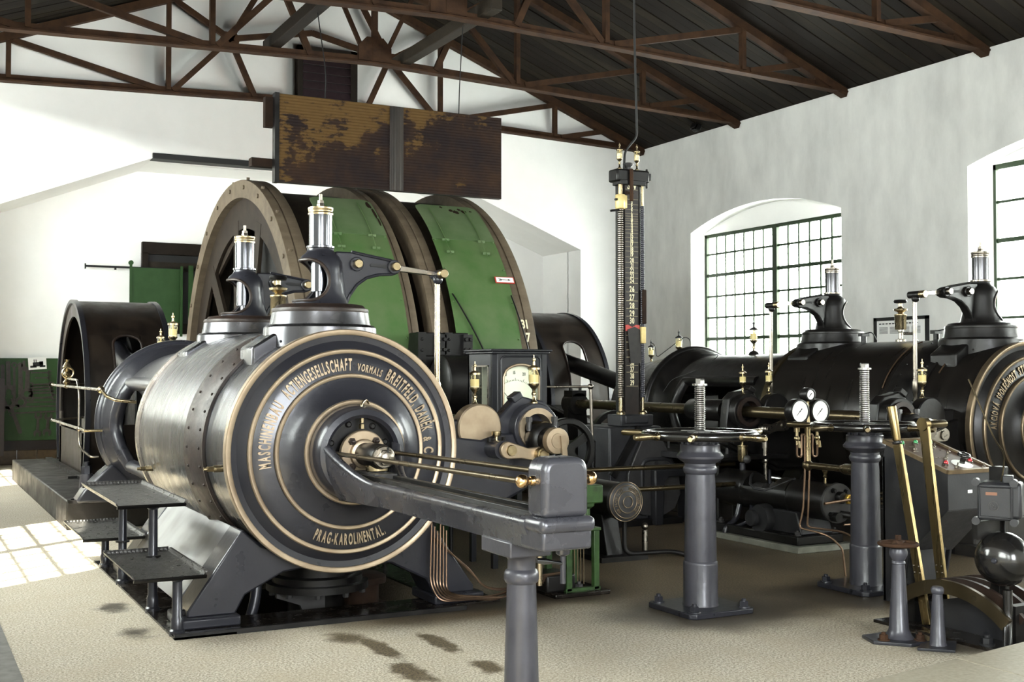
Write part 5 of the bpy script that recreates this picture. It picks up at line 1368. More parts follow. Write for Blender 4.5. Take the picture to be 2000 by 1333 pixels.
for s_, a in (('0',150), ('5',130), ('10',110), ('15',92), ('20',72), ('25',50)):
    r = .255; d = Vector((math.cos(math.radians(a)), 0, math.sin(math.radians(a))))
    text_line(dt, s_, pc + d*r, (1,0,0), (0,0,1), (0,-1,0), .026, .7, .002, align='C')
for k in range(26):
    a = math.radians(150 - 4*k); d = Vector((math.cos(a), 0, math.sin(a)))
    dt.bar(pc + d*.20, pc + d*(.225 if k % 5 == 0 else .212), .003, .003, (0,1,0))
dt.bar(pc, pc + Vector((-.13, 0, .14)), .004, .004, (0,1,0)); dt.cyl(pc + Vector((0,-.004,0)), pc, .012)
P('dial_print', dt, INK, cb, stuff=True)
P('cornice', M().b(x0-.035, x1+.035, y0-.03, y1+.02, z1, z1+.018).b(x0-.02, x1+.02, y0-.018, y1+.01, z1-.02, z1), CABM, cb, bevel=.006)
for x, y in ((x0+.03,y0+.04),(x1-.03,y0+.04),(x0+.03,y1-.03),(x1-.03,y1-.03)): P('leg', M().b(x-.022,x+.022,y-.022,y+.022,0,.74), CABM, cb)
# cardboard-coloured notice plate beside the cabinet
ntc = P('notice_plate', M().b(3.98, 4.16, 9.15, 9.165, 1.02, 1.33), mat('yellowed_notice', (.36,.31,.20), (.26,.21,.13), .7, 0, 14), None)
tag(ntc, 'yellowed notice plate half hidden at the left of the gauge cabinet', 'notice')
nx = M(); text_line(nx, 'VO', (4.07, 9.149, 1.23), (1,0,0), (0,0,1), (0,-1,0), .05, .8, .002); P('print', nx, INK, ntc)
P('stake', M().b(4.05, 4.09, 9.166, 9.18, 0, 1.05), BLACK, ntc)
# green machine casing low behind the slide
gm = thing('green_casing', 'low green machine casing glimpsed behind the slide rods', 'casing', (3.9, 9.6, 0))
P('case', M().b(3.70, 4.40, 9.5, 10.3, 0, .78), GREEND, gm, bevel=.02); P('lid', M().b(3.66, 4.44, 9.46, 10.34, .78, .81), BLACK, gm); P('band', M().b(3.69, 4.41, 9.49, 10.31, .30, .34), BLACK, gm)
P('cross_pipe', M().cyl((3.45,9.0,.52), (4.5,9.0,.50), .02).cyl((3.6,9.1,.0), (3.6,9.1,.75), .02).cyl((4.2,9.1,.0), (4.2,9.1,.7), .02), BLACK, gm)

# ================================================================== DEPTH INDICATOR
di = thing('depth_indicator', 'tall black depth indicator with numbered scale and two lead screws', 'indicator', (6.62, 10, 0))
IX, IY = 6.62, 10.0
SCALEM = mat('brown_black_scale', (.010,.0078,.0072), (.022,.0155,.0130), .45, .1, 8, .04, 30)
P('scale_board', M().b(IX-.075, IX+.095, IY-.02, IY+.03, 1.10, 3.47), SCALEM, di, bevel=.004)
P('rear_post', M().b(IX-.11, IX-.075, IY-.0, IY+.10, 1.10, 3.5), BLACK, di)
P('edge', M().b(IX+.095, IX+.115, IY-.01, IY+.04, 1.10, 3.5), BLACK, di)
def screw(m, x, y, z0, z1, r, pitch=.022):
    prof = [(r*.9, z0)]; z = z0
    while z < z1:
        prof += [(r*.80, z), (r, z+pitch*.35), (r, z+pitch*.65), (r*.80, z+pitch)]; z += pitch
    prof.append((r*.8, z1)); return m.lathe(prof, (x,y,0), (0,0,1), 16)
for xs, r in ((IX-.135, .030), (IX+.13, .022)):
    P('lead_screw', screw(M(), xs, IY-.03, 1.28, 3.22, r), STEELD if xs < IX else IRONL, di, ang=20)
    P('screw_end', M().cyl((xs,IY-.03,1.12), (xs,IY-.03,1.29), r*.75).cyl((xs,IY-.03,3.2), (xs,IY-.03,3.5), r*.75).lathe([(.045,0),(.045,.025),(.03,.04)], (xs,IY-.03,1.105), (0,0,1), 18), BRASS, di)
tx = M()
def num(s_, py_, h=.045, x=0, xs=.62): 
    z = 3.437 - (py_ - 365)*(3.437-1.885)/(660-365)
    text_line(tx, s_, (IX+.012+x, IY-.0205, z-h/2), (1,0,0), (0,0,1), (0,-1,0), h, xs, .002, align='C')
num('S', 364, .075, -.035, .7); num('V', 364, .075, .04, .7)
sm = [('2',386),('3',396),('5',406),('7',415),('8',421),('9',426),('10',431),('11',435),('12',441),('13',447),('14',453),('15',461),('16',470),('17',478),('18',488),('19',497),('20',509),('21',519),('22',529),('23',539),('24',549)]
for s_, py_ in sm: num(s_, py_, .048 if py_ > 455 or py_ < 412 else .036)
for s_, py_ in (('26',565),('27',581),('28',597),('29',612),('30',626)): num(s_, py_, .062, 0, .6)
for s_, py_ in (('36',708),('37',720),('38',733),('39',746)): num(s_, py_, .055, .0, .55)
ln_ = M()
for py_ in [372,391,401,411,419,424,429,433,438,444,450,457,465,474,483,492,503,514,524,534,544]: 
    z = 3.437 - (py_ - 365)*(3.437-1.885)/295; ln_.b(IX-.07, IX+.085, IY-.0225, IY-.0205, z-.0014, z+.0014)
for py_ in (554,571,588,603,618,640,655,668,683,697,713,726,753):
    z = 3.437 - (py_ - 365)*(3.437-1.885)/295; ln_.b(IX-.06, IX+.08, IY-.0225, IY-.0205, z-.0026, z+.0026)
P('numbers', tx, CREAM, di, stuff=True, label='cream painted figures')
P('scale_lines', ln_, mat('dull_gold_line', (.30,.25,.15), None, .5, 0), di, stuff=True)
P('slider', M().lathe([(.045,0),(.052,.01),(.052,.14),(.045,.15)], (IX-.135,IY-.03,3.19), (0,0,1), 20).b(IX-.13,IX-.07,IY-.06,IY-.0,3.20,3.33), YELLOW, di, bevel=.004, label='yellow left slider')
P('slider_arm', M().tube([(IX-.16,IY-.04,3.18),(IX-.25,IY-.06,3.165),(IX-.27,IY-.06,3.16)], .012, 8).tube([(IX-.17,IY-.04,3.29),(IX-.21,IY-.05,3.28)], .012, 8), BLACK, di)
P('pointer', M().prism([(0,0),(.11,.02),(0,.045)], (IX-.09,IY-.06,3.335), (1,0,0), (0,0,1), (0,.006,0)), RUSTD, di)
P('right_slider', M().b(IX+.10, IX+.155, IY-.06, IY+.02, 1.83, 2.0), YELLOW, di, bevel=.006, label='yellow right slider')
P('right_carriage', M().b(IX+.115, IX+.165, IY-.06, IY+.02, 2.03, 2.38), RUSTD, di, bevel=.01)
P('red_pointer', M().prism([(-.08,0),(.09,0),(.09,.06),(.05,.065),(.0,.04),(-.05,.065),(-.08,.06)], (IX+.005,IY-.03,1.955), (1,0,0), (0,0,1), (0,.008,0)), RED, di)
P('leather_strap', M().prism([(-.055,0),(.03,.03),(.095,0),(.115,-.34),(-.02,-.34)], (IX,IY-.038,1.97), (1,0,0), (0,0,1), (0,.006,0)), mat('dark_leather', (.016,.014,.0135), (.024,.021,.019), .5, 0, 20), di)
P('head', M().b(IX-.20, IX+.20, IY-.07, IY+.10, 3.47, 3.60), BLACK, di, bevel=.02)
P('head_cap', M().b(IX-.16, IX+.15, IY-.075, IY+.08, 3.44, 3.49).b(IX+.20, IX+.245, IY-.03, IY+.05, 3.51, 3.58).b(IX+.17, IX+.19, IY-.05, IY-.03, 3.42, 3.62), BLACK, di, bevel=.006)
P('trip_lever', M().b(IX-.055, IX-.02, IY-.10, IY-.075, 3.27, 3.60), RUST, di, bevel=.005)
P('knob', M().lathe([(.03,0),(.03,.03),(.05,.05),(.055,.065),(.03,.075)], (IX-.02,IY,3.60), (0,0,1), 18), GREYL, di)
# gear case below
P('pedestal', M().b(IX-.19, IX+.20, IY-.12, IY+.14, .99, 1.11).b(IX-.15, IX+.13, IY-.14, IY+.1, 1.02, 1.105), GREYP, di, bevel=.012)
P('gear_case', M().b(IX-.33, IX+.30, IY-.12, IY+.5, .05, .99), GREYP, di, bevel=.02)
P('rib', M().bar((IX-.30,IY-.13,.50), (IX+.02,IY-.13,.98), .05, .07), BLACK, di)
fp = [(-.17,.28),(-.17,.52),(.02,.90),(.13,.94),(.22,.90),(.45,.52),(.47,.30),(.40,.15),(.24,.08),(.0,.10),(-.12,.18)]
P('face_plate', M().py([(IX+a+.03, b) for a, b in fp], IY-.17, IY-.12), GREYL, di, bevel=.008)
P('sight_hole', M().cyl((IX+.20,IY-.173,.62), (IX+.20,IY-.165,.62), .022), INK, di)
P('foot', M().b(IX-.35, IX+.5, IY-.2, IY+.5, 0, .06), BLACK, di)
oil_cup(IX-.13, IY-.01, 3.60, .75, 'small glass oil cup at the left of the depth indicator head')
oil_cup(IX+.08, IY-.01, 3.60, .75, 'small glass oil cup at the right of the depth indicator head')
cbx = P('hanging_cable', M().tube(smooth_path([(6.72,10.1,8.3),(6.715,10.05,5.0),(6.71,10.0,3.95),(6.62,10.0,3.86),(6.56,10.0,3.78),(6.55,10.0,3.61)], .15), .012, 8), CABLE)
tag(cbx, 'black cable hanging from the roof to the depth indicator head', 'cable')

# spoked wheels, crank link and rods beside the indicator
def spoked(x, y, z, R, name, lab, grp=None):
    t = thing(name, lab, 'wheel', (x, y, 0), grp)
    P('rim', M().lathe([(R-.05,0),(R-.01,0),(R,.01),(R,.07),(R-.01,.08),(R-.05,.08),(R-.06,.06),(R-.06,.02)], (x,y,z), (0,1,0), 48, closed=True), BLACK, t)
    P('hub', M().cyl((x,y-.03,z), (x,y+.11,z), .05, n=24), BLACK, t)
    P('bearing_stand', M().px([(y+.10,0),(y+.30,0),(y+.24,z+.06),(y+.12,z+.06)], x-.06, x+.06), BLACK, t)
    for k in range(5):
        a = 2*pi*k/5 + .5
        P('spoke', M().prism([(.03,-.03),(R-.04,-.042),(R-.04,.042),(.03,.03)], (x,y+.025,z), (math.cos(a),0,math.sin(a)), (-math.sin(a),0,math.cos(a)), (0,.03,0)), BLACK, t)
    return t
spoked(5.45, 9.25, .83, .29, 'hand_wheel', 'dark spoked wheel standing behind the end of the slide')
w2 = spoked(6.85, 10.6, .80, .33, 'gear_wheel', 'dark wheel rim half hidden behind the depth indicator case')
ln = thing('linkage_rod', 'thin steel linkage rod with a drop link left of the depth indicator', 'rod', (5.6, 9.6, 0))
P('rod', M().cyl((4.7,9.6,1.40), (5.90,9.6,1.40), .012, n=10).sph((5.90,9.6,1.40), .03), STEELD, ln)
P('drop_rod', M().cyl((5.90,9.6,1.40), (5.92,9.6,.85), .016, n=10), STEELD, ln)
P('stand', M().cyl((5.92,9.6,0), (5.92,9.6,.88), .03, n=10), BLACK, ln)
for y, z, lab in ((9.0, .66, 'upper horizontal bronze rod crossing before the depth indicator'), (8.7, .50, 'lower horizontal bronze rod crossing before the depth indicator')):
    o = P('cross_rod', M().cyl((5.2,y,z), (7.15,y,z), .022, n=14), BRONZE); tag(o, lab, 'rod', 'horizontal rods before the indicator')
# small servo cylinder with ringed cover
sv = thing('servo_cylinder', 'small black horizontal servo cylinder with ringed lettered cover behind the slide', 'cylinder', (5.25, 8.5, 0))
SX, SZ = 5.25, .49
P('barrel', M().lathe([(.150,8.03),(.150,9.0)], (SX,0,SZ), (0,1,0), 48), BLACK, sv)
P('flange', M().lathe([(.21,9.0),(.21,9.05)], (SX,0,SZ+.02), (0,1,0), 40), GREYL, sv)
cv = P('cover', M().lathe([(.160,8.04),(.162,8.02),(.158,8.0),(.13,7.985),(.09,7.975),(.05,7.97)], (SX,0,SZ), (0,1,0), 56), GREYL, sv)
for R_, y_ in ((.158,7.998),(.132,7.984),(.088,7.974),(.046,7.968)):
    P('bright_ring', M().tor((SX,y_,SZ), (0,1,0), R_, .004, 56, 8), BRASSD, cv)
lt = M(); text_arc(lt, [('HEIF. PATENT SYST.', -52, 72, 1), ('BREITFELD DANĚK PRAG', 98, 228, 1)], (SX,0,SZ), .097, .024, depth=.005, y=7.980)
P('lettering', lt, BRASSD, cv, label='worn raised letters', stuff=True)
P('foot', M().px([(8.15,0),(8.75,0),(8.65,.38),(8.25,.38)], SX-.08, SX+.08), BLACK, sv, bevel=.01); P('foot_plate', M().b(SX-.2,SX+.25,8.05,8.85,0,.04), BLACK, sv)
P('drain', M().tube(smooth_path([(SX+.05,8.1,.34),(SX+.05,8.1,.05),(SX+.45,8.0,.06),(SX+.6,7.95,.02)], .08), .02, 10), BLACK, sv)
P('cock', M().cyl((SX+.32,8.2,.0),(SX+.32,8.2,.22),.025).sph((SX+.32,8.2,.25),.03), STEELD, sv)

# ================================================================== HANDWHEEL COLUMNS
def handwheel_column(cx, cy, lab, zt, top, rot):
    t = thing('valve_column', lab, 'valve column', (cx, cy, 0), 'handwheel columns')
    P('base_plate', M().pz([(cx+a, cy+b) for a, b in ((-.255,-.22),(-.22,-.255),(.22,-.255),(.255,-.22),(.255,.22),(.22,.255),(-.22,.255),(-.255,.22))], 0, .035), IRON, t, bevel=.006)
    for a in (-1, 1):
        for b in (-1, 1): bm_ = M(); bolt(bm_, cx+a*.195, cy+b*.195, .035, .030); P('base_bolt', bm_, IRON, t)
    z = zt
    P('shaft', M().lathe([(.118,.035),(.112,.05),(.112,.30),(.110,.315),(.105,.32),(.098,z-.30),(.094,z-.23)], (cx,cy,0), (0,0,1), 48), IRONL, t)
    P('capital', M().lathe([(.094,z-.235),(.105,z-.225),(.112,z-.205),(.108,z-.19),(.10,z-.18),(.10,z-.165),(.125,z-.150),(.150,z-.13),(.152,z-.115),(.135,z-.095),(.130,z-.085),(.130,z-.045),(.125,z-.04)], (cx,cy,0), (0,0,1), 48), IRONL, t)
    P('gland', M().lathe([(.085,z-.04),(.085,z-.015),(.05,z-.01)], (cx,cy,0), (0,0,1), 32), IRON, t)
    nb = M()
    for k in range(8): nb.hexn((cx+.108*math.cos(k*pi/4+.2), cy+.108*math.sin(k*pi/4+.2), z-.04), (0,0,1), .015, .022)
    P('gland_nuts', nb, IRON, t, stuff=True)
    RW = .355
    wh = P('wheel_rim', M().tor((cx,cy,z+.02), (0,0,1), RW, .029, 72, 16), BLACKG, t)
    for k in range(5):
        a = rot + 2*pi*k/5 + .6
        P('spoke', M().tube([(cx+.05*math.cos(a), cy+.05*math.sin(a), z+.025), (cx+RW*math.cos(a), cy+RW*math.sin(a), z+.02)], [.02,.014], 10), BLACKG, wh)
    P('wheel_hub', M().lathe([(.065,z-.01),(.065,z+.03),(.085,z+.035),(.085,z+.045),(.04,z+.05)], (cx,cy,0), (0,0,1), 32), GREYL, wh)
    for k in (37, 75, 124, 216, 268, 325):
        a = math.radians(152.3 + k)
        d = Vector((math.cos(a), math.sin(a), 0)); p = Vector((cx,cy,z+.02)) + d*(RW+.022)
        P('handle', M().lathe([(.024,0),(.026,.008),(.020,.02),(.016,.03),(.019,.07),(.0225,.14),(.022,.19),(.014,.205)], p, d, 18), BRASS if top else BRONZE, wh)
    P('screw', screw(M(), cx, cy, z+.04, z+.04+(.30 if top else .385), .036, .0135), SCREWS, t, ang=20)
    zz = z+.04+(.30 if top else .385)
    P('screw_stop', M().lathe([(.05,0),(.05,.012)], (cx,cy,zz), (0,0,1), 20).hexn((cx,cy,zz+.012), (0,0,1), .032, .035), SCREWS, t)
    return t
BLACKG = mat('glossy_black_handwheel', (.006,.006,.0065), (.014,.0125,.011), .18, .3, 9, .05, 20, coat=.6)
handwheel_column(4.645, 6.2, 'grey handwheel column with brass handles in the middle foreground', 1.115, True, math.radians(186))
handwheel_column(6.135, 6.25, 'grey handwheel column behind the brass levers at the right', 1.135, False, math.radians(182))

# ---- gauge stand carried by the second column
gz = thing('gauge_stand', 'brass stand with three round pressure gauges left of the second handwheel', 'gauges', (6.13, 6.83, .9))
GX, GY = 6.13, 6.84
P('arm', M().cyl((6.13,6.35,.835), (GX,GY,.835), .024, n=16).lathe([(.045,0),(.04,.12),(.026,.16)], (6.13,6.32,.835), (0,1,0), 18), BRONZE, gz)
P('elbow', M().sph((GX,GY,.835), .042), BRONZE, gz)
P('standpipe', M().lathe([(.026,.84),(.024,1.10),(.03,1.12),(.03,1.14),(.024,1.15),(.022,1.24),(.03,1.25),(.018,1.27),(.016,1.33),(.022,1.34),(.02,1.37),(.012,1.38)], (GX,GY,0), (0,0,1), 18), BRASS, gz)
P('crossbar', M().cyl((GX-.13,GY,1.13), (GX+.12,GY,1.13), .014, n=12), BRONZE, gz)
for gx, gzz, gr, nm in ((GX-.105, 1.245, .088, 'left gauge'), (GX+.095, 1.243, .088, 'right gauge'), (GX, 1.37, .046, 'small top gauge')):
    g = P('gauge', M().lathe([(gr,.07),(gr+.006,.06),(gr+.006,.0),(gr+.002,-.012),(gr-.008,-.014),(gr-.010,-.006),(gr-.010,.07)], (gx,GY-.03,gzz), (0,1,0), 40, closed=True).cyl((gx,GY+.03,gzz),(gx,GY+.04,gzz),gr), BLACK, gz)
    P('gauge_face', M().cyl((gx,GY-.036,gzz), (gx,GY-.030,gzz), gr-.009, n=40), ENAMEL, g)
    k = gr/.088
    nd = M().prism([(-.04*k,-.002),(-.052*k,.0),(-.04*k,.002),(.02*k,.004),(.03*k,.006),(.03*k,-.006),(.02*k,-.004)], (gx,GY-.0375,gzz), (.70,0,.71), (-.71,0,.70), (0,-.001,0)).cyl((gx,GY-.040,gzz),(gx,GY-.036,gzz),.005*k)
    for q in range(25):
        a = math.radians(225 - 270*q/24); d = Vector((math.cos(a),0,math.sin(a)))
        nd.bar(Vector((gx,GY-.0368,gzz)) + d*(gr-.022*k), Vector((gx,GY-.0368,gzz)) + d*(gr-.014*k), .001, .0015, (0,1,0))
    P('needle_and_marks', nd, INK, g, stuff=True)
for q, gx in ((-1, GX-.105), (1, GX+.095)):
    P('gauge_cock', M().lathe([(.035,1.15),(.035,1.17),(.012,1.175)], (gx+.01*q,GY,0), (0,0,1), 16).lathe([(.022,1.09),(.022,1.12),(.012,1.13)], (gx,GY,0), (0,0,1), 12).cyl((gx,GY,.99), (gx,GY,1.12), .012).sph((gx,GY,1.04), .022).tube([(gx,GY-.02,1.02),(gx,GY-.03,.97)], .011, 8), BRASS, gz)
    P('syphon_pipe', M().tube(smooth_path([(gx,GY,1.0),(gx,GY,.90),(gx-q*.045,GY,.90),(gx-q*.045,GY,1.07),(gx-q*.078,GY,1.07),(gx-q*.078,GY,.80),(gx-q*.075,GY+.02,.50),(gx-q*.06,GY+.05,.36),(gx+.15,GY-.1,.33),(gx+.20,GY-.15,.30),(gx+.24-.02*q,GY-.2,.22),(gx+.25-.02*q,GY-.22,.02)], .035), .008, 8), COPPER, gz)
P('extra_pipe', M().tube(smooth_path([(6.28,6.62,.40),(6.45,6.62,.40),(6.47,6.62,.36),(6.44,6.62,.02)], .04), .008, 8), COPPER, gz)

# ================================================================== STEAM PUMP
pu = thing('steam_pump', 'black horizontal steam pump on a pale concrete slab between the columns', 'pump', (7.07, 8.3, 0))
PX, PZ = 7.07, .43
P('slab', M().b(6.77, 7.40, 7.68, 9.0, 0, .055), PALE, pu, bevel=.006)
P('base_frame', M().b(6.82, 7.34, 7.74, 8.95, .055, .135), BLACK, pu, bevel=.012)
P('pedestal', M().px([(7.78,.135),(8.35,.135),(8.28,.33),(7.85,.33)], 6.90, 7.26), GREYP, pu, bevel=.012)
P('eccentric_case', M().lathe([(.12,6.82),(.13,6.84),(.13,6.92)], (0,8.25,.235), (1,0,0), 32).lathe([(.07,6.78),(.075,6.79),(.075,6.82)], (0,8.32,.235), (1,0,0), 24), GREYP, pu)
P('steam_barrel', M().lathe([(.150,8.60),(.168,8.62),(.172,8.64),(.172,9.02),(.160,9.05)], (PX,0,PZ+.02), (0,1,0), 48), BLACK, pu)
P('pump_barrel', M().lathe([(.160,7.55),(.160,7.95),(.165,7.96),(.165,8.0),(.160,8.01)], (PX,0,PZ), (0,1,0), 48), BLACK, pu)
# cradle between them, cut open at the top
P('cradle', M().lathe([(.150,8.0),(.165,8.0),(.168,8.62),(.150,8.62)], (PX,0,PZ+.01), (0,1,0), 32, math.radians(-20), math.radians(200), closed=True), BLACK, pu)
lip = [(PX+q*.158*math.cos(math.radians(a)), y, PZ+.01+.158*math.sin(math.radians(a))) for q, a, y in ((-1,82,8.60),(-1,60,8.56),(-1,30,8.5),(-1,14,8.42),(-1,14,8.26),(-1,30,8.16),(-1,55,8.06),(-1,82,8.02))]
P('cradle_lip', M().tube(lip, .014, 10), GREYP, pu)
P('cradle_side', M().lathe([(.152,8.02),(.162,8.02),(.164,8.16),(.152,8.20)], (PX,0,PZ+.01), (0,1,0), 10, math.radians(200), math.radians(262), closed=True), BLACK, pu)
P('piston_rod', M().cyl((PX,7.95,PZ+.03), (PX,8.7,PZ+.03), .03).cyl((PX,8.44,PZ+.03),(PX,8.58,PZ+.03),.06).cyl((PX-.07,8.25,PZ+.05),(PX+.07,8.25,PZ+.05),.07), GREYL, pu)
cvp = P('front_cover', M().lathe([(.165,7.55),(.172,7.545),(.172,7.52),(.166,7.515)], (PX,0,PZ), (0,1,0), 48), GREYL, pu)
for a in (50, 118, 225, 305): P('cover_bolt', M().lathe([(.022,0),(.022,-.015)], (PX+.125*math.cos(math.radians(a)),7.515,PZ+.125*math.sin(math.radians(a))), (0,1,0), 14).hexn((PX+.125*math.cos(math.radians(a)),7.50,PZ+.125*math.sin(math.radians(a))), (0,-1,0), .017, .02), BLACK, cvp)
P('inlet', M().lathe([(.05,7.515),(.05,7.47),(.045,7.46)], (PX+.01,0,PZ+.05), (0,1,0), 24), BLACK, cvp)
P('brass_union', M().hexn((PX+.06,7.46,PZ+.04), (0,-1,0), .045, .03).cyl((PX+.06,7.43,PZ+.04),(PX+.06,7.40,PZ+.04),.03), mat('yellow_brass_union', (.62,.40,.08), None, .35, .8), cvp)
P('feed_pipe', M().tube([(PX-.25,7.41,PZ+.02),(PX+.02,7.41,PZ+.04),(PX+.35,7.41,PZ+.04)], .013, 8), COPPER, pu)
P('lower_valve', M().cyl((PX-.06,7.515,PZ-.11),(PX-.06,7.44,PZ-.11),.04).cyl((PX+.02,7.515,PZ-.09),(PX+.12,7.43,PZ-.11),.03).sph((PX+.14,7.42,PZ-.12),.035), BLACK, pu)
P('drip_funnel', M().lathe([(.012,0),(.012,.05),(.02,.06),(.012,.075),(.018,.09),(.040,.15),(.042,.155)], (PX-.01,7.66,PZ+.155), (0,0,1), 16), BRASS, pu)
P('steam_leg', M().tube(smooth_path([(PX-.10,8.70,PZ-.12),(PX-.14,8.70,PZ-.26),(PX-.25,8.72,.10),(PX-.26,8.72,.02)], .08), .025, 12), IRON, pu)
P('branch_leg', M().tube(smooth_path([(PX-.16,8.45,PZ-.10),(PX-.17,8.47,.18),(PX-.22,8.6,.12)], .06), .020, 10), IRON, pu)
for x, y in ((6.87, 7.80), (7.29, 7.80), (6.87, 8.35), (7.29, 8.35), (6.87, 8.85)):
    bm_ = M(); bolt(bm_, x, y, .135, .026); P('base_bolt', bm_, GREYL, pu)
lb = thing('lubricator', 'brass lubricator with black hand knob on the pump barrel', 'lubricator', (7.07, 8.78, .62), 'cylinder lubricators')
P('stem', M().lathe([(.028,0),(.028,.06),(.02,.07)], (7.07,8.78,.615), (0,0,1), 16), IRONL, lb); P('ball', M().sph((7.09,8.74,.72), .04), GREYL, lb)
P('body', M().lathe([(.035,.08),(.045,.10),(.045,.22),(.05,.225),(.05,.235),(.015,.24),(.015,.27)], (7.07,8.78,.615), (0,0,1), 16), BRASS, lb)
P('knob', M().tor((7.07,8.78,.895), (0,0,1), .05, .012, 20, 8).cyl((7.02,8.78,.895),(7.12,8.78,.895),.006).cyl((7.07,8.73,.895),(7.07,8.83,.895),.006), BLACKG, lb)

# dark machinery under the black engine
dm_ = thing('walkway', 'narrow dark iron walkway below the black engine behind the pump', 'walkway', (7.4, 9.2, 0))
P('deck', M().b(6.9, 7.75, 8.9, 12.0, .70, .73), BLACK, dm_)
for y in (9.0, 10.0, 11.0, 12.0): P('post', M().cyl((6.95,y,0), (6.95,y,.72), .022, n=10), BLACK, dm_)
for y in (9.3, 10.3): P('stud', M().cyl((7.3,y,.72), (7.3,y,.90), .018, n=10), GREYL, dm_)
P('edge_strip', M().b(6.88, 6.91, 8.9, 12.0, .685, .74), GREYP, dm_)
mc = thing('auxiliary_machine', 'dark auxiliary machine with an arched casting behind the pump', 'machine', (7.0, 10.2, 0))
P('frame', M().py([(6.75,0),(6.85,0),(6.87,.42),(6.92,.48),(7.12,.48),(7.16,.42),(7.16,0),(7.42,0),(7.42,.55),(6.75,.56)], 9.75, 9.95), GREYP, mc, bevel=.015)
P('valve_box', M().b(6.55, 6.85, 9.9, 10.4, 0, .40), BLACK, mc, bevel=.02); P('pipe', M().tube(smooth_path([(6.65,9.85,.38),(6.65,9.85,.66),(7.0,9.85,.66),(7.05,9.85,.5)], .1), .03, 12), GREYP, mc)
bm_ = M()
for i in range(6): bm_.hexn((6.58+.05*i, 9.895, .1+.05*(i%3)), (0,-1,0), .02, .03)
P('nuts', bm_, GREYL, mc, stuff=True)
for y in (7.15, 9.12):
    t = thing('tie_rod', 'vertical dark push rod below the black engine, ' + ('nearer the console' if y < 8 else 'behind the pump'), 'rod', (7.95, y+.25, 0), 'lower push rods')
    P('rod', M().cyl((7.93,y+.30,.0), (7.93,y+.30,1.25), .022, n=12), IRON, t); P('knuckle', M().sph((7.93,y+.30,.62), .04), STEELD, t)
fd_ = thing('engine_foundation', 'dark oily foundation wall under the black right-hand cylinder', 'foundation', (8.8, 8.3, 0))
P('wall', M().b(8.05, 9.7, 6.95, 9.6, .0, .30), CONC, fd_, bevel=.02); P('ledge', M().b(7.95, 9.8, 6.85, 9.62, .0, .09), CONC, fd_)
for z in (.38, .44, .50): P('pipe_run', M().cyl((8.20,6.95,z*.8), (8.20,9.7,z*.8), .02, n=10), BRONZE, fd_)

# ================================================================== DRIVER'S STAND
co = thing('control_console', 'grey sloping steel console with brass-brown top, lamps and a black knob', 'console', (6.12, 5.6, 0))
CX0, CX1, CY0, CY1 = 5.93, 6.33, 5.33, 5.85
P('left_side', M().px([(CY0,.895),(CY1,1.055),(CY1+.03,.96),(CY1+.03,0),(CY1-.12,0),(CY1-.20,.35),(CY0,.66)], CX0, CX0+.02), GREYP, co, bevel=.004)
P('right_side', M().px([(CY0,.895),(CY1,1.055),(CY1+.03,.96),(CY1+.03,0),(CY1-.12,0),(CY1-.20,.35),(CY0,.66)], CX1-.02, CX1), GREYP, co, bevel=.004)
P('front_panel', M().b(CX0, CX1, CY0-.01, CY0+.01, .66, .895), GREYP, co, bevel=.004)
P('under_panel', M().px([(CY0,.655),(CY0,.67),(CY1-.20,.36),(CY1-.20,.345)], CX0, CX1), GREYP, co)
P('back_panel', M().b(CX0, CX1, CY1+.01, CY1+.03, 0, .97), GREYP, co)
P('lower_front', M().py([(CX0+.02,.36),(CX1-.04,.66),(CX1-.02,.66),(CX1-.14,.06),(CX0+.08,.06)], CY1-.22, CY1-.20), GREYP, co)
tilt = math.atan2(.16, CY1-CY0); up_ = Vector((0, -math.sin(tilt), math.cos(tilt))); al = Vector((0, math.cos(tilt), math.sin(tilt)))
T0 = Vector((CX0, CY0, .90))
def tp(a, b, h=0): return T0 + Vector((a,0,0)) + al*b + up_*h
LT = (Vector((0, CY1-CY0, .16))).length
TOPM = mat('brown_console_top', (.070,.038,.023), (.045,.025,.016), .42, .15, 10, .05, 40)
P('top', M().prism([(0,0),(.40,0),(.40,LT),(0,LT)], T0, (1,0,0), al, up_*.012), TOPM, co)
lipm = M(); 
for a0_, b0_, a1_, b1_ in ((-.01,-.01,.41,-.01),(-.01,LT+.01,.41,LT+.01),(-.01,-.01,-.01,LT+.01),(.41,-.01,.41,LT+.01)): lipm.bar(tp(a0_,b0_,.012), tp(a1_,b1_,.012), .022, .026, up_)
P('top_rim', lipm, mat('worn_brass_edging', (.18,.13,.075), (.12,.083,.05), .4, .6, 14), co)
for a, b, mt in ((.07,.47,GREENJ),(.20,.475,GREENJ),(.33,.47,GREENJ),(.09,.10,REDJ),(.33,.12,REDJ)):
    l = P('lamp', M().lathe([(.020,0),(.020,.012),(.016,.014)], tp(a,b,.012), up_, 18), STEELD, co)
    P('lamp_lens', M().lathe([(.016,.013),(.015,.022),(.010,.030),(.003,.033)], tp(a,b,.012), up_, 16), mt, l)
for a, b in ((.10,.38),(.11,.27),(.30,.40),(.20,.20),(.33,.30),(.14,.05),(.36,.03)):
    P('toggle_switch', M().lathe([(.014,0),(.012,.012),(.005,.014),(.004,.035)], tp(a,b,.012), up_, 12), STEELD, co)
lp = M()
for a, b in ((.10,.425),(.05,.34),(.22,.42),(.30,.345),(.13,.22)): lp.prism([(0,0),(.05,0),(.05,.012),(0,.012)], tp(a,b,.0125), (1,0,0), al, up_*.001)
P('name_plates', lp, STEELD, co, stuff=True)
P('knob_plate', M().lathe([(.068,0),(.068,.006),(.06,.008)], tp(.24,.10,.012), up_, 32), ENAMEL, co, label='pale round scale plate')
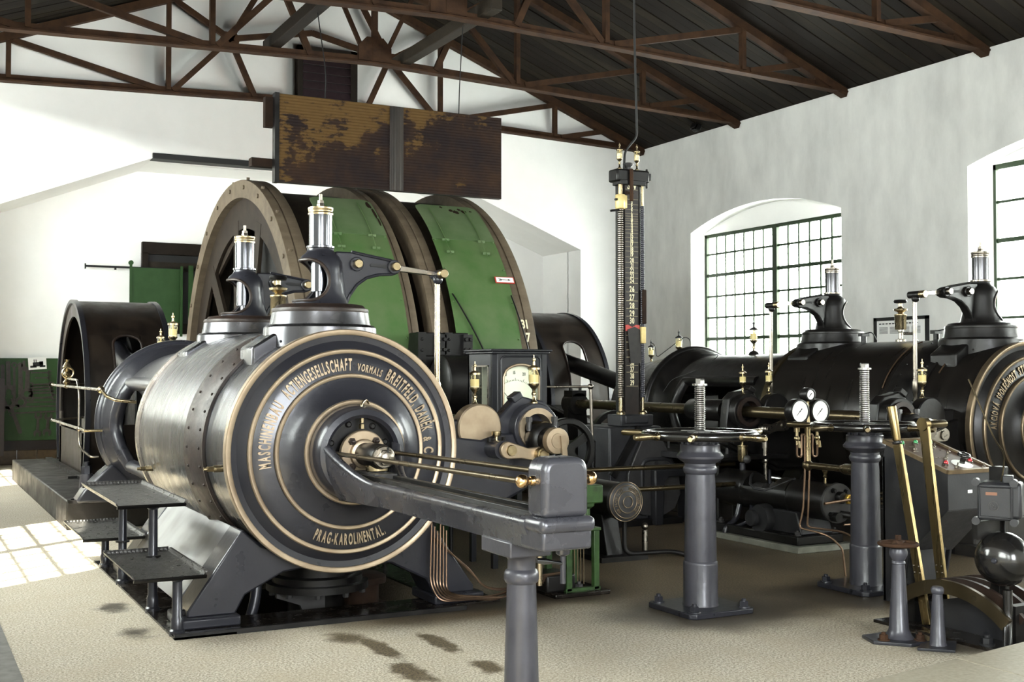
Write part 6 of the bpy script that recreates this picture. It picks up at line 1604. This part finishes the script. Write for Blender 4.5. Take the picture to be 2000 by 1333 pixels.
P('knob', M().lathe([(.018,.006),(.018,.05),(.03,.055)], tp(.24,.10,.012), up_, 20).tor(tp(.24,.10,.075), up_, .032, .012, 24, 10), BLACKG, co)
P('label_tag', M().b(CX0+.175, CX0+.215, CY0-.013, CY0-.009, .765, .785), ENAMEL, co, bevel=.002)
vh = M()
for i in range(6): vh.cyl((CX1-.05,CY0-.0112,.72+.02*i), (CX1-.05,CY0-.0095,.72+.02*i), .0035, n=8)
for i in range(14):
    for j in range(3): vh.cyl((CX0-.0012,CY1-.03-.02*j,.88-.022*i), (CX0+.001,CY1-.03-.02*j,.88-.022*i), .003, n=8)
P('vent_holes', vh, INK, co, stuff=True)
# brass levers and their quadrant
BRASSL = mat('brushed_brass_lever', (.25,.185,.090), (.19,.137,.065), .28, 1.0, 3, .03, 60, stretch=(6,6,.4), rvar=.05, detail=2)
for (xa, yt, zt_, yb_, zb_, lab, kind) in ((5.50, 5.375, 1.33, 5.16, .30, 'brass lever with fluted grip, the taller and left-hand one', 0), (5.72, 5.32, 1.235, 5.19, .28, 'brass lever with a sideways handle, the right-hand one', 1)):
    t = thing('lever', lab, 'lever', (xa, yb_, 0), 'brass driving levers')
    d = (Vector((xa,yt,zt_)) - Vector((xa,yb_,zb_))).normalized()
    foot = Vector((xa,yb_,zb_)) - d*.28
    if kind == 0:
        P('bar', M().bar(foot, Vector((xa,yt,zt_)) - d*.24, .024, .062, (0,1,0)), BRASSL, t, bevel=.003)
        P('grip', M().lathe([(.021,0),(.025,.01),(.030,.20),(.030,.215),(.026,.22)], Vector((xa,yt,zt_)) - d*.22, d, 16), BRASSL, t)
        P('grip_collar', M().lathe([(.030,0),(.030,.012)], Vector((xa,yt,zt_)) - d*.235, d, 20), BLACK, t)
    else:
        P('bar', M().bar(foot, Vector((xa,yt,zt_)) - d*.03, .024, .070, (0,1,0)), BRASSL, t, bevel=.003)
        P('eye', M().cyl((xa-.02,yt,zt_-.02), (xa+.02,yt,zt_-.02), .042, n=28), BRASSL, t)
        P('handle', M().lathe([(.018,0),(.022,.01),(.026,.15),(.024,.165),(.014,.17)], (xa+.02,yt,zt_-.02), (1,0,0), 18), BRONZE, t)
    rb = M()
    for u in (.03, .07):
        for w in (-.02, .02): rb.sph(Vector((xa-.013,yb_+w,zb_)) + d*u, .006, 8, 5)
    P('rivets', rb, STEELD, t, stuff=True)

qd = thing('lever_quadrant', 'curved bronze quadrant rails the two levers swing through', 'quadrant', (5.6, 4.85, 0))
def qarc(r, n=18): 
    return [(4.88 + r*math.cos(math.radians(t)), -.33 + r*math.sin(math.radians(t))) for t in [130 - 80*i/n for i in range(n+1)]]
for xa in (5.44, 5.56, 5.66, 5.78):
    o_ = qarc(.66); i_ = qarc(.58)
    P('rail', M().px([p for p in o_ if True] + list(reversed(i_)), xa-.012, xa+.012), BRONZE if xa < 5.5 else BAND, qd)
P('side_plate', M().px([(4.55,0),(5.2,0),(5.2,.14),(4.9,.22),(4.6,.15)], 5.58, 5.62), GREYP, qd)
P('pivot_bolt', M().cyl((5.40,5.25,.20), (5.82,5.25,.20), .022).hexn((5.40,5.25,.20),(-1,0,0),.036,.03), BLACK, qd)
for y in (5.25, 4.52): P('upright', M().b(5.52, 5.70, y-.03, y+.03, 0, .24), BLACK, qd)
P('base', M().b(5.36, 5.86, 4.44, 5.4, 0, .018), OILP, qd)
bm_ = M(); bolt(bm_, 5.42, 4.60, .018, .032); P('bolt', bm_, GREYP, qd)
# small hand-wheel stand
hs = thing('wheel_stand', 'small iron pillar with a little flat handwheel beside the quadrant', 'stand', (5.12, 4.97, 0))
HX, HY = 5.12, 4.96
P('foot_plate', M().pz([(HX+a,HY+b) for a, b in ((-.20,0),(-.06,-.15),(.14,-.15),(.20,0),(.06,.15),(-.14,.15))], 0, .02), IRON, hs, bevel=.004)
P('pillar', M().lathe([(.085,.02),(.07,.04),(.056,.07),(.036,.44),(.040,.445),(.038,.455),(.034,.46),(.050,.49),(.052,.51),(.046,.53),(.035,.535)], (HX,HY,0), (0,0,1), 36), IRONL, hs)
w_ = P('wheel', M().tor((HX,HY,.555), (0,0,1), .105, .011, 48, 10), RUST, hs)
for k in range(4): P('spoke', M().cyl((HX,HY,.557), (HX+.10*math.cos(k*pi/2+.4),HY+.10*math.sin(k*pi/2+.4),.555), .009, n=8), RUST, w_)
P('nut', M().lathe([(.035,.55),(.03,.575),(.015,.578)], (HX,HY,0), (0,0,1), 18).b(HX-.012,HX+.012,HY-.012,HY+.012,.575,.605), RUST, hs)
for dx, dy in ((-.13,-.01),(.05,-.11)): bm_ = M(); bolt(bm_, HX+dx, HY+dy, .02, .025); P('bolt', bm_, RUST, hs)
bo = thing('bollard', 'little tapered iron pillar with a round cap, shortest in the lever group', 'bollard', (5.17, 4.78, 0))
P('pillar', M().lathe([(.05,.015),(.044,.03),(.028,.30),(.034,.305),(.036,.315),(.036,.328),(.028,.34),(.012,.342)], (5.19,4.74,0), (0,0,1), 28), IRONL, bo)
P('plate', M().pz([(5.19+a,4.74+b) for a, b in ((-.16,.0),(-.02,-.14),(.17,.02),(.03,.13))], 0, .015), IRON, bo, bevel=.003)
# bent pipe, bell, switch box on a post at the right edge
bp_ = P('bent_pipe', M().tube(smooth_path([(5.47,4.5,.335),(5.47,4.5,.16),(5.40,4.45,.02)], .16), .026, 18), BLACKG); tag(bp_, 'short bent black pipe rising from the landing under the bell', 'pipe')
ps = thing('bell_post', 'dark upright post at the right edge carrying the bell and switch box', 'post', (5.63, 4.62, 0))
P('post', M().b(5.60, 5.68, 4.66, 4.72, 0, 1.0).b(5.60, 5.62, 4.62, 4.72, 0, 1.0), BLACK, ps, bevel=.004)
P('bracket', M().b(5.40, 5.66, 4.64, 4.68, .60, .70), BLACK, ps)
be = thing('signal_bell', 'large glossy black domed bell at the right edge', 'bell', (5.49, 4.56, .34))
P('dome', M().lathe([(.152,.05),(.154,.04),(.148,.0),(.125,-.045),(.085,-.078),(.04,-.094),(.012,-.097)], (5.49,4.56,.495), (.94,.34,-.04), 48), BLACKG, be)
P('boss', M().lathe([(.016,-.095),(.016,-.108),(.010,-.114)], (5.49,4.56,.495), (.94,.34,-.04), 14), IRON, be)
P('back_plate', M().cyl((5.535,4.576,.494), (5.60,4.60,.492), .10), BLACK, be)
sb_ = thing('switch_box', 'grey cast iron switch box above the bell with a round emblem', 'switch box', (5.50, 4.55, .72))
P('body', M().b(5.385, 5.60, 4.52, 4.70, .725, .925), GREYP, sb_, bevel=.018)
P('cover', M().b(5.37, 5.555, 4.50, 4.525, .715, .92), GREYP, sb_, bevel=.012)
P('cover_frame', M().tube([(5.385,4.498,.735),(5.385,4.498,.90),(5.545,4.498,.90),(5.545,4.498,.735)], .006, 6, closed=True), GREYP, sb_)
for x, z in ((5.362,.925),(5.56,.925),(5.362,.708),(5.56,.708)): P('lug', M().cyl((x,4.49,z), (x,4.56,z), .022, n=18), GREYP, sb_)
P('name_plate', M().b(5.415, 5.475, 4.4965, 4.5, .855, .872), mat('rusty_plate', (.16,.075,.045), None, .6, .2), sb_)
em = M().tor((5.455,4.498,.795), (0,1,0), .026, .003, 28, 6); em.tor((5.448,4.498,.800),(0,1,0),.009,.0025,16,6); em.tor((5.462,4.498,.789),(0,1,0),.009,.0025,16,6)
P('emblem', em, GREYL, sb_, label='raised round emblem')
P('cap', M().b(5.50, 5.555, 4.53, 4.60, .92, .965), GREYP, sb_, bevel=.006)
sb_.rotation_euler.z = math.radians(-55)
wl = P('bell_wire', M().tube(smooth_path([(5.50,4.56,.93),(5.53,4.57,.99),(5.58,4.6,1.08),(5.62,4.7,1.15),(5.64,4.9,1.5)], .08), .005, 6), BRONZE); tag(wl, 'thin bronze wire rising from the switch box past the ringed cover', 'wire')

# ================================================================== FAR LEFT: TOOL BOARD, DOOR, PHOTOGRAPH
tb = thing('tool_board', 'green wooden board on the far wall hung with spanners', 'board', (1.95, 20.93, .4))
P('panel', M().b(1.30, 2.95, YN-.08, YN-.045, .40, 1.76), GREEND, tb, bevel=.005)
P('side_post', M().b(1.34, 1.56, 20.45, 20.94, .19, 1.43), DARKB, tb)
BOARDY = YN - .08
SPM = mat('dark_spanner_steel', (.030,.024,.020), (.045,.037,.032), .5, .1, 12)
def spanner(px0, py0, px1, py1, w, heads, lab):
    """heads: kinds at start and end ('o' open jaw, 'r' ring, '-' plain)"""
    w *= 2.0
    def bw(px_, py_):
        return Vector((1.52 + (2.44-1.52)*px_/117.0, BOARDY-.012, 1.76 - (py_-700)*(1.76-.41)/158.0))
    a, b = bw(px0, py0), bw(px1, py1); d = (b-a); L_ = d.length; d.normalize(); nn = Vector((d.z,0,-d.x))
    t = thing('spanner', lab, 'spanner', a, 'spanners on the green board')
    P('shank', M().prism([(.0,-w*.8),(L_,-w),(L_,w),(.0,w*.8)], a + Vector((0,-.008,0)), d, nn, (0,.012,0)), SPM, t)
    for p, dd, k in ((a, -d, heads[0]), (b, d, heads[1])):
        if k == 'o':
            r = w*2.6
            pts = [(-.3*r,-.5*r),(0,-1.0*r),(.8*r,-1.05*r),(1.5*r,-.75*r),(1.5*r,-.45*r),(.6*r,-.42*r),(.35*r,0),(.6*r,.42*r),(1.5*r,.45*r),(1.5*r,.75*r),(.8*r,1.05*r),(0,1.0*r),(-.3*r,.5*r)]
            P('jaw', M().prism(pts, p + Vector((0,-.009,0)), dd, Vector((dd.z,0,-dd.x)), (0,.014,0)), SPM, t)
        elif k == 'r':
            P('ring', M().ring(p + dd*w*1.6 + Vector((0,-.009,0)), (0,1,0), w*1.3, w*2.4, .014, 20), SPM, t)
        else:
            P('end', M().cyl(p + Vector((0,-.009,0)), p + Vector((0,.004,0)), w*1.05, n=14), SPM, t)
for a in ((5,716,8,800,.016,'--','leftmost spanner on the board, partly behind the dark post'), (15.5,710,17,755,.018,'-o','broad open-ended spanner at the upper left of the board'), (27.5,717,28.5,780,.010,'r-','thin bar with a ring top on the board'),
          (39,713,41,778,.019,'-r','long flat spanner ending in a ring, left of the photograph'), (54,722,53,762,.019,'or','broad double-ended spanner under the photograph'), (62,728,94,728,.007,'-o','short thin spanner just under the photograph'),
          (70,738,94,738,.006,'-o','shortest thin spanner, second row below the photograph'), (64,751,97,750,.007,'oo','upper of five stacked horizontal spanners'), (64,757,97,755,.007,'oo','second of five stacked horizontal spanners'),
          (62,762,99,761,.007,'oo','third of five stacked horizontal spanners'), (63,768,101,767,.008,'oo','fourth of five stacked horizontal spanners'), (65,777,102,776,.009,'oo','lowest of five stacked horizontal spanners'),
          (52,785,118,785,.006,'--','thin horizontal rod below the stacked spanners'), (37,794,122,793,.007,'o-','long horizontal open-ended spanner, upper of two'), (27,806,122,803,.008,'o-','longest horizontal spanner, lower of two'),
          (22,794,40,842,.016,'o-','tapered tommy spanner leaning at the lower left'), (75,816,74,842,.011,'oo','small upright double spanner at the lower middle'), (95,818,93,840,.012,'oo','small upright double spanner at the lower right'), (7,780,11,795,.012,'-o','short open jaw at the lower left edge of the board')):
    spanner(*a)
ph = thing('pinned_photo', 'tilted black and white photograph pinned over the top of the tool board', 'photograph', (2.09, BOARDY-.02, 1.56))
rt = Matrix.Rotation(math.radians(-4), 3, 'Y')
P('sheet', M().box((2.09, BOARDY-.02, 1.675), (.28, .004, .20), rt), PAPER, ph)
pm = M()
for (x, z, w, h) in ((2.10,1.66,.16,.07),(2.04,1.69,.012,.10),(2.15,1.68,.06,.06),(2.03,1.62,.10,.035),(2.17,1.63,.09,.03),(2.07,1.71,.012,.06)): pm.box((x, BOARDY-.0225, z), (w, .001, h), rt)
P('print', pm, GREYP, ph)
# opening with a dark timber frame and sliding green shutter
ho = thing('wall_hatch', 'dark timber framed hatch high in the recess wall', 'hatch', (4.4, YN-.03, 2.2))
P('lintel', M().b(3.76, 5.2, YN-.12, YN-.001, 3.58, 3.79), WOODD, ho, bevel=.008); P('jamb', M().b(3.76, 3.86, YN-.12, YN-.001, 2.2, 3.6), WOODD, ho); P('sill', M().b(3.76, 5.2, YN-.10, YN-.001, 2.2, 2.38), WOODD, ho)
P('opening', M().b(3.86, 5.2, YN-.03, YN-.002, 2.38, 3.58), INK, ho); P('bracing', M().b(3.86, 5.2, YN-.08, YN-.03, 3.30, 3.45), WOOD, ho)
sh_ = thing('sliding_shutter', 'green sheet shutter hung from a rail over the hatch', 'shutter', (4.0, YN-.16, 2.39))
P('sheet', M().b(3.545, 4.42, YN-.17, YN-.155, 2.39, 3.33), GREEND, sh_); P('edge', M().b(3.545, 3.585, YN-.185, YN-.15, 2.39, 3.40).b(4.40, 4.44, YN-.185, YN-.15, 2.15, 3.38).b(4.54, 4.62, YN-.185, YN-.15, 2.39, 3.40), GREEND, sh_)
P('hanger', M().cyl((3.565,YN-.19,3.41), (3.565,YN-.14,3.41), .04), GREEND, sh_)
rl = P('shutter_rail', M().b(2.82, 5.1, YN-.15, YN-.13, 3.31, 3.345).b(2.815, 2.835, YN-.16, YN-.11, 3.28, 3.37).b(3.30, 3.33, YN-.15, YN-.1, 3.28, 3.32), BLACK); tag(rl, 'thin black rail on the recess wall carrying the green shutter', 'rail')
CUR[0] = lambda v: v
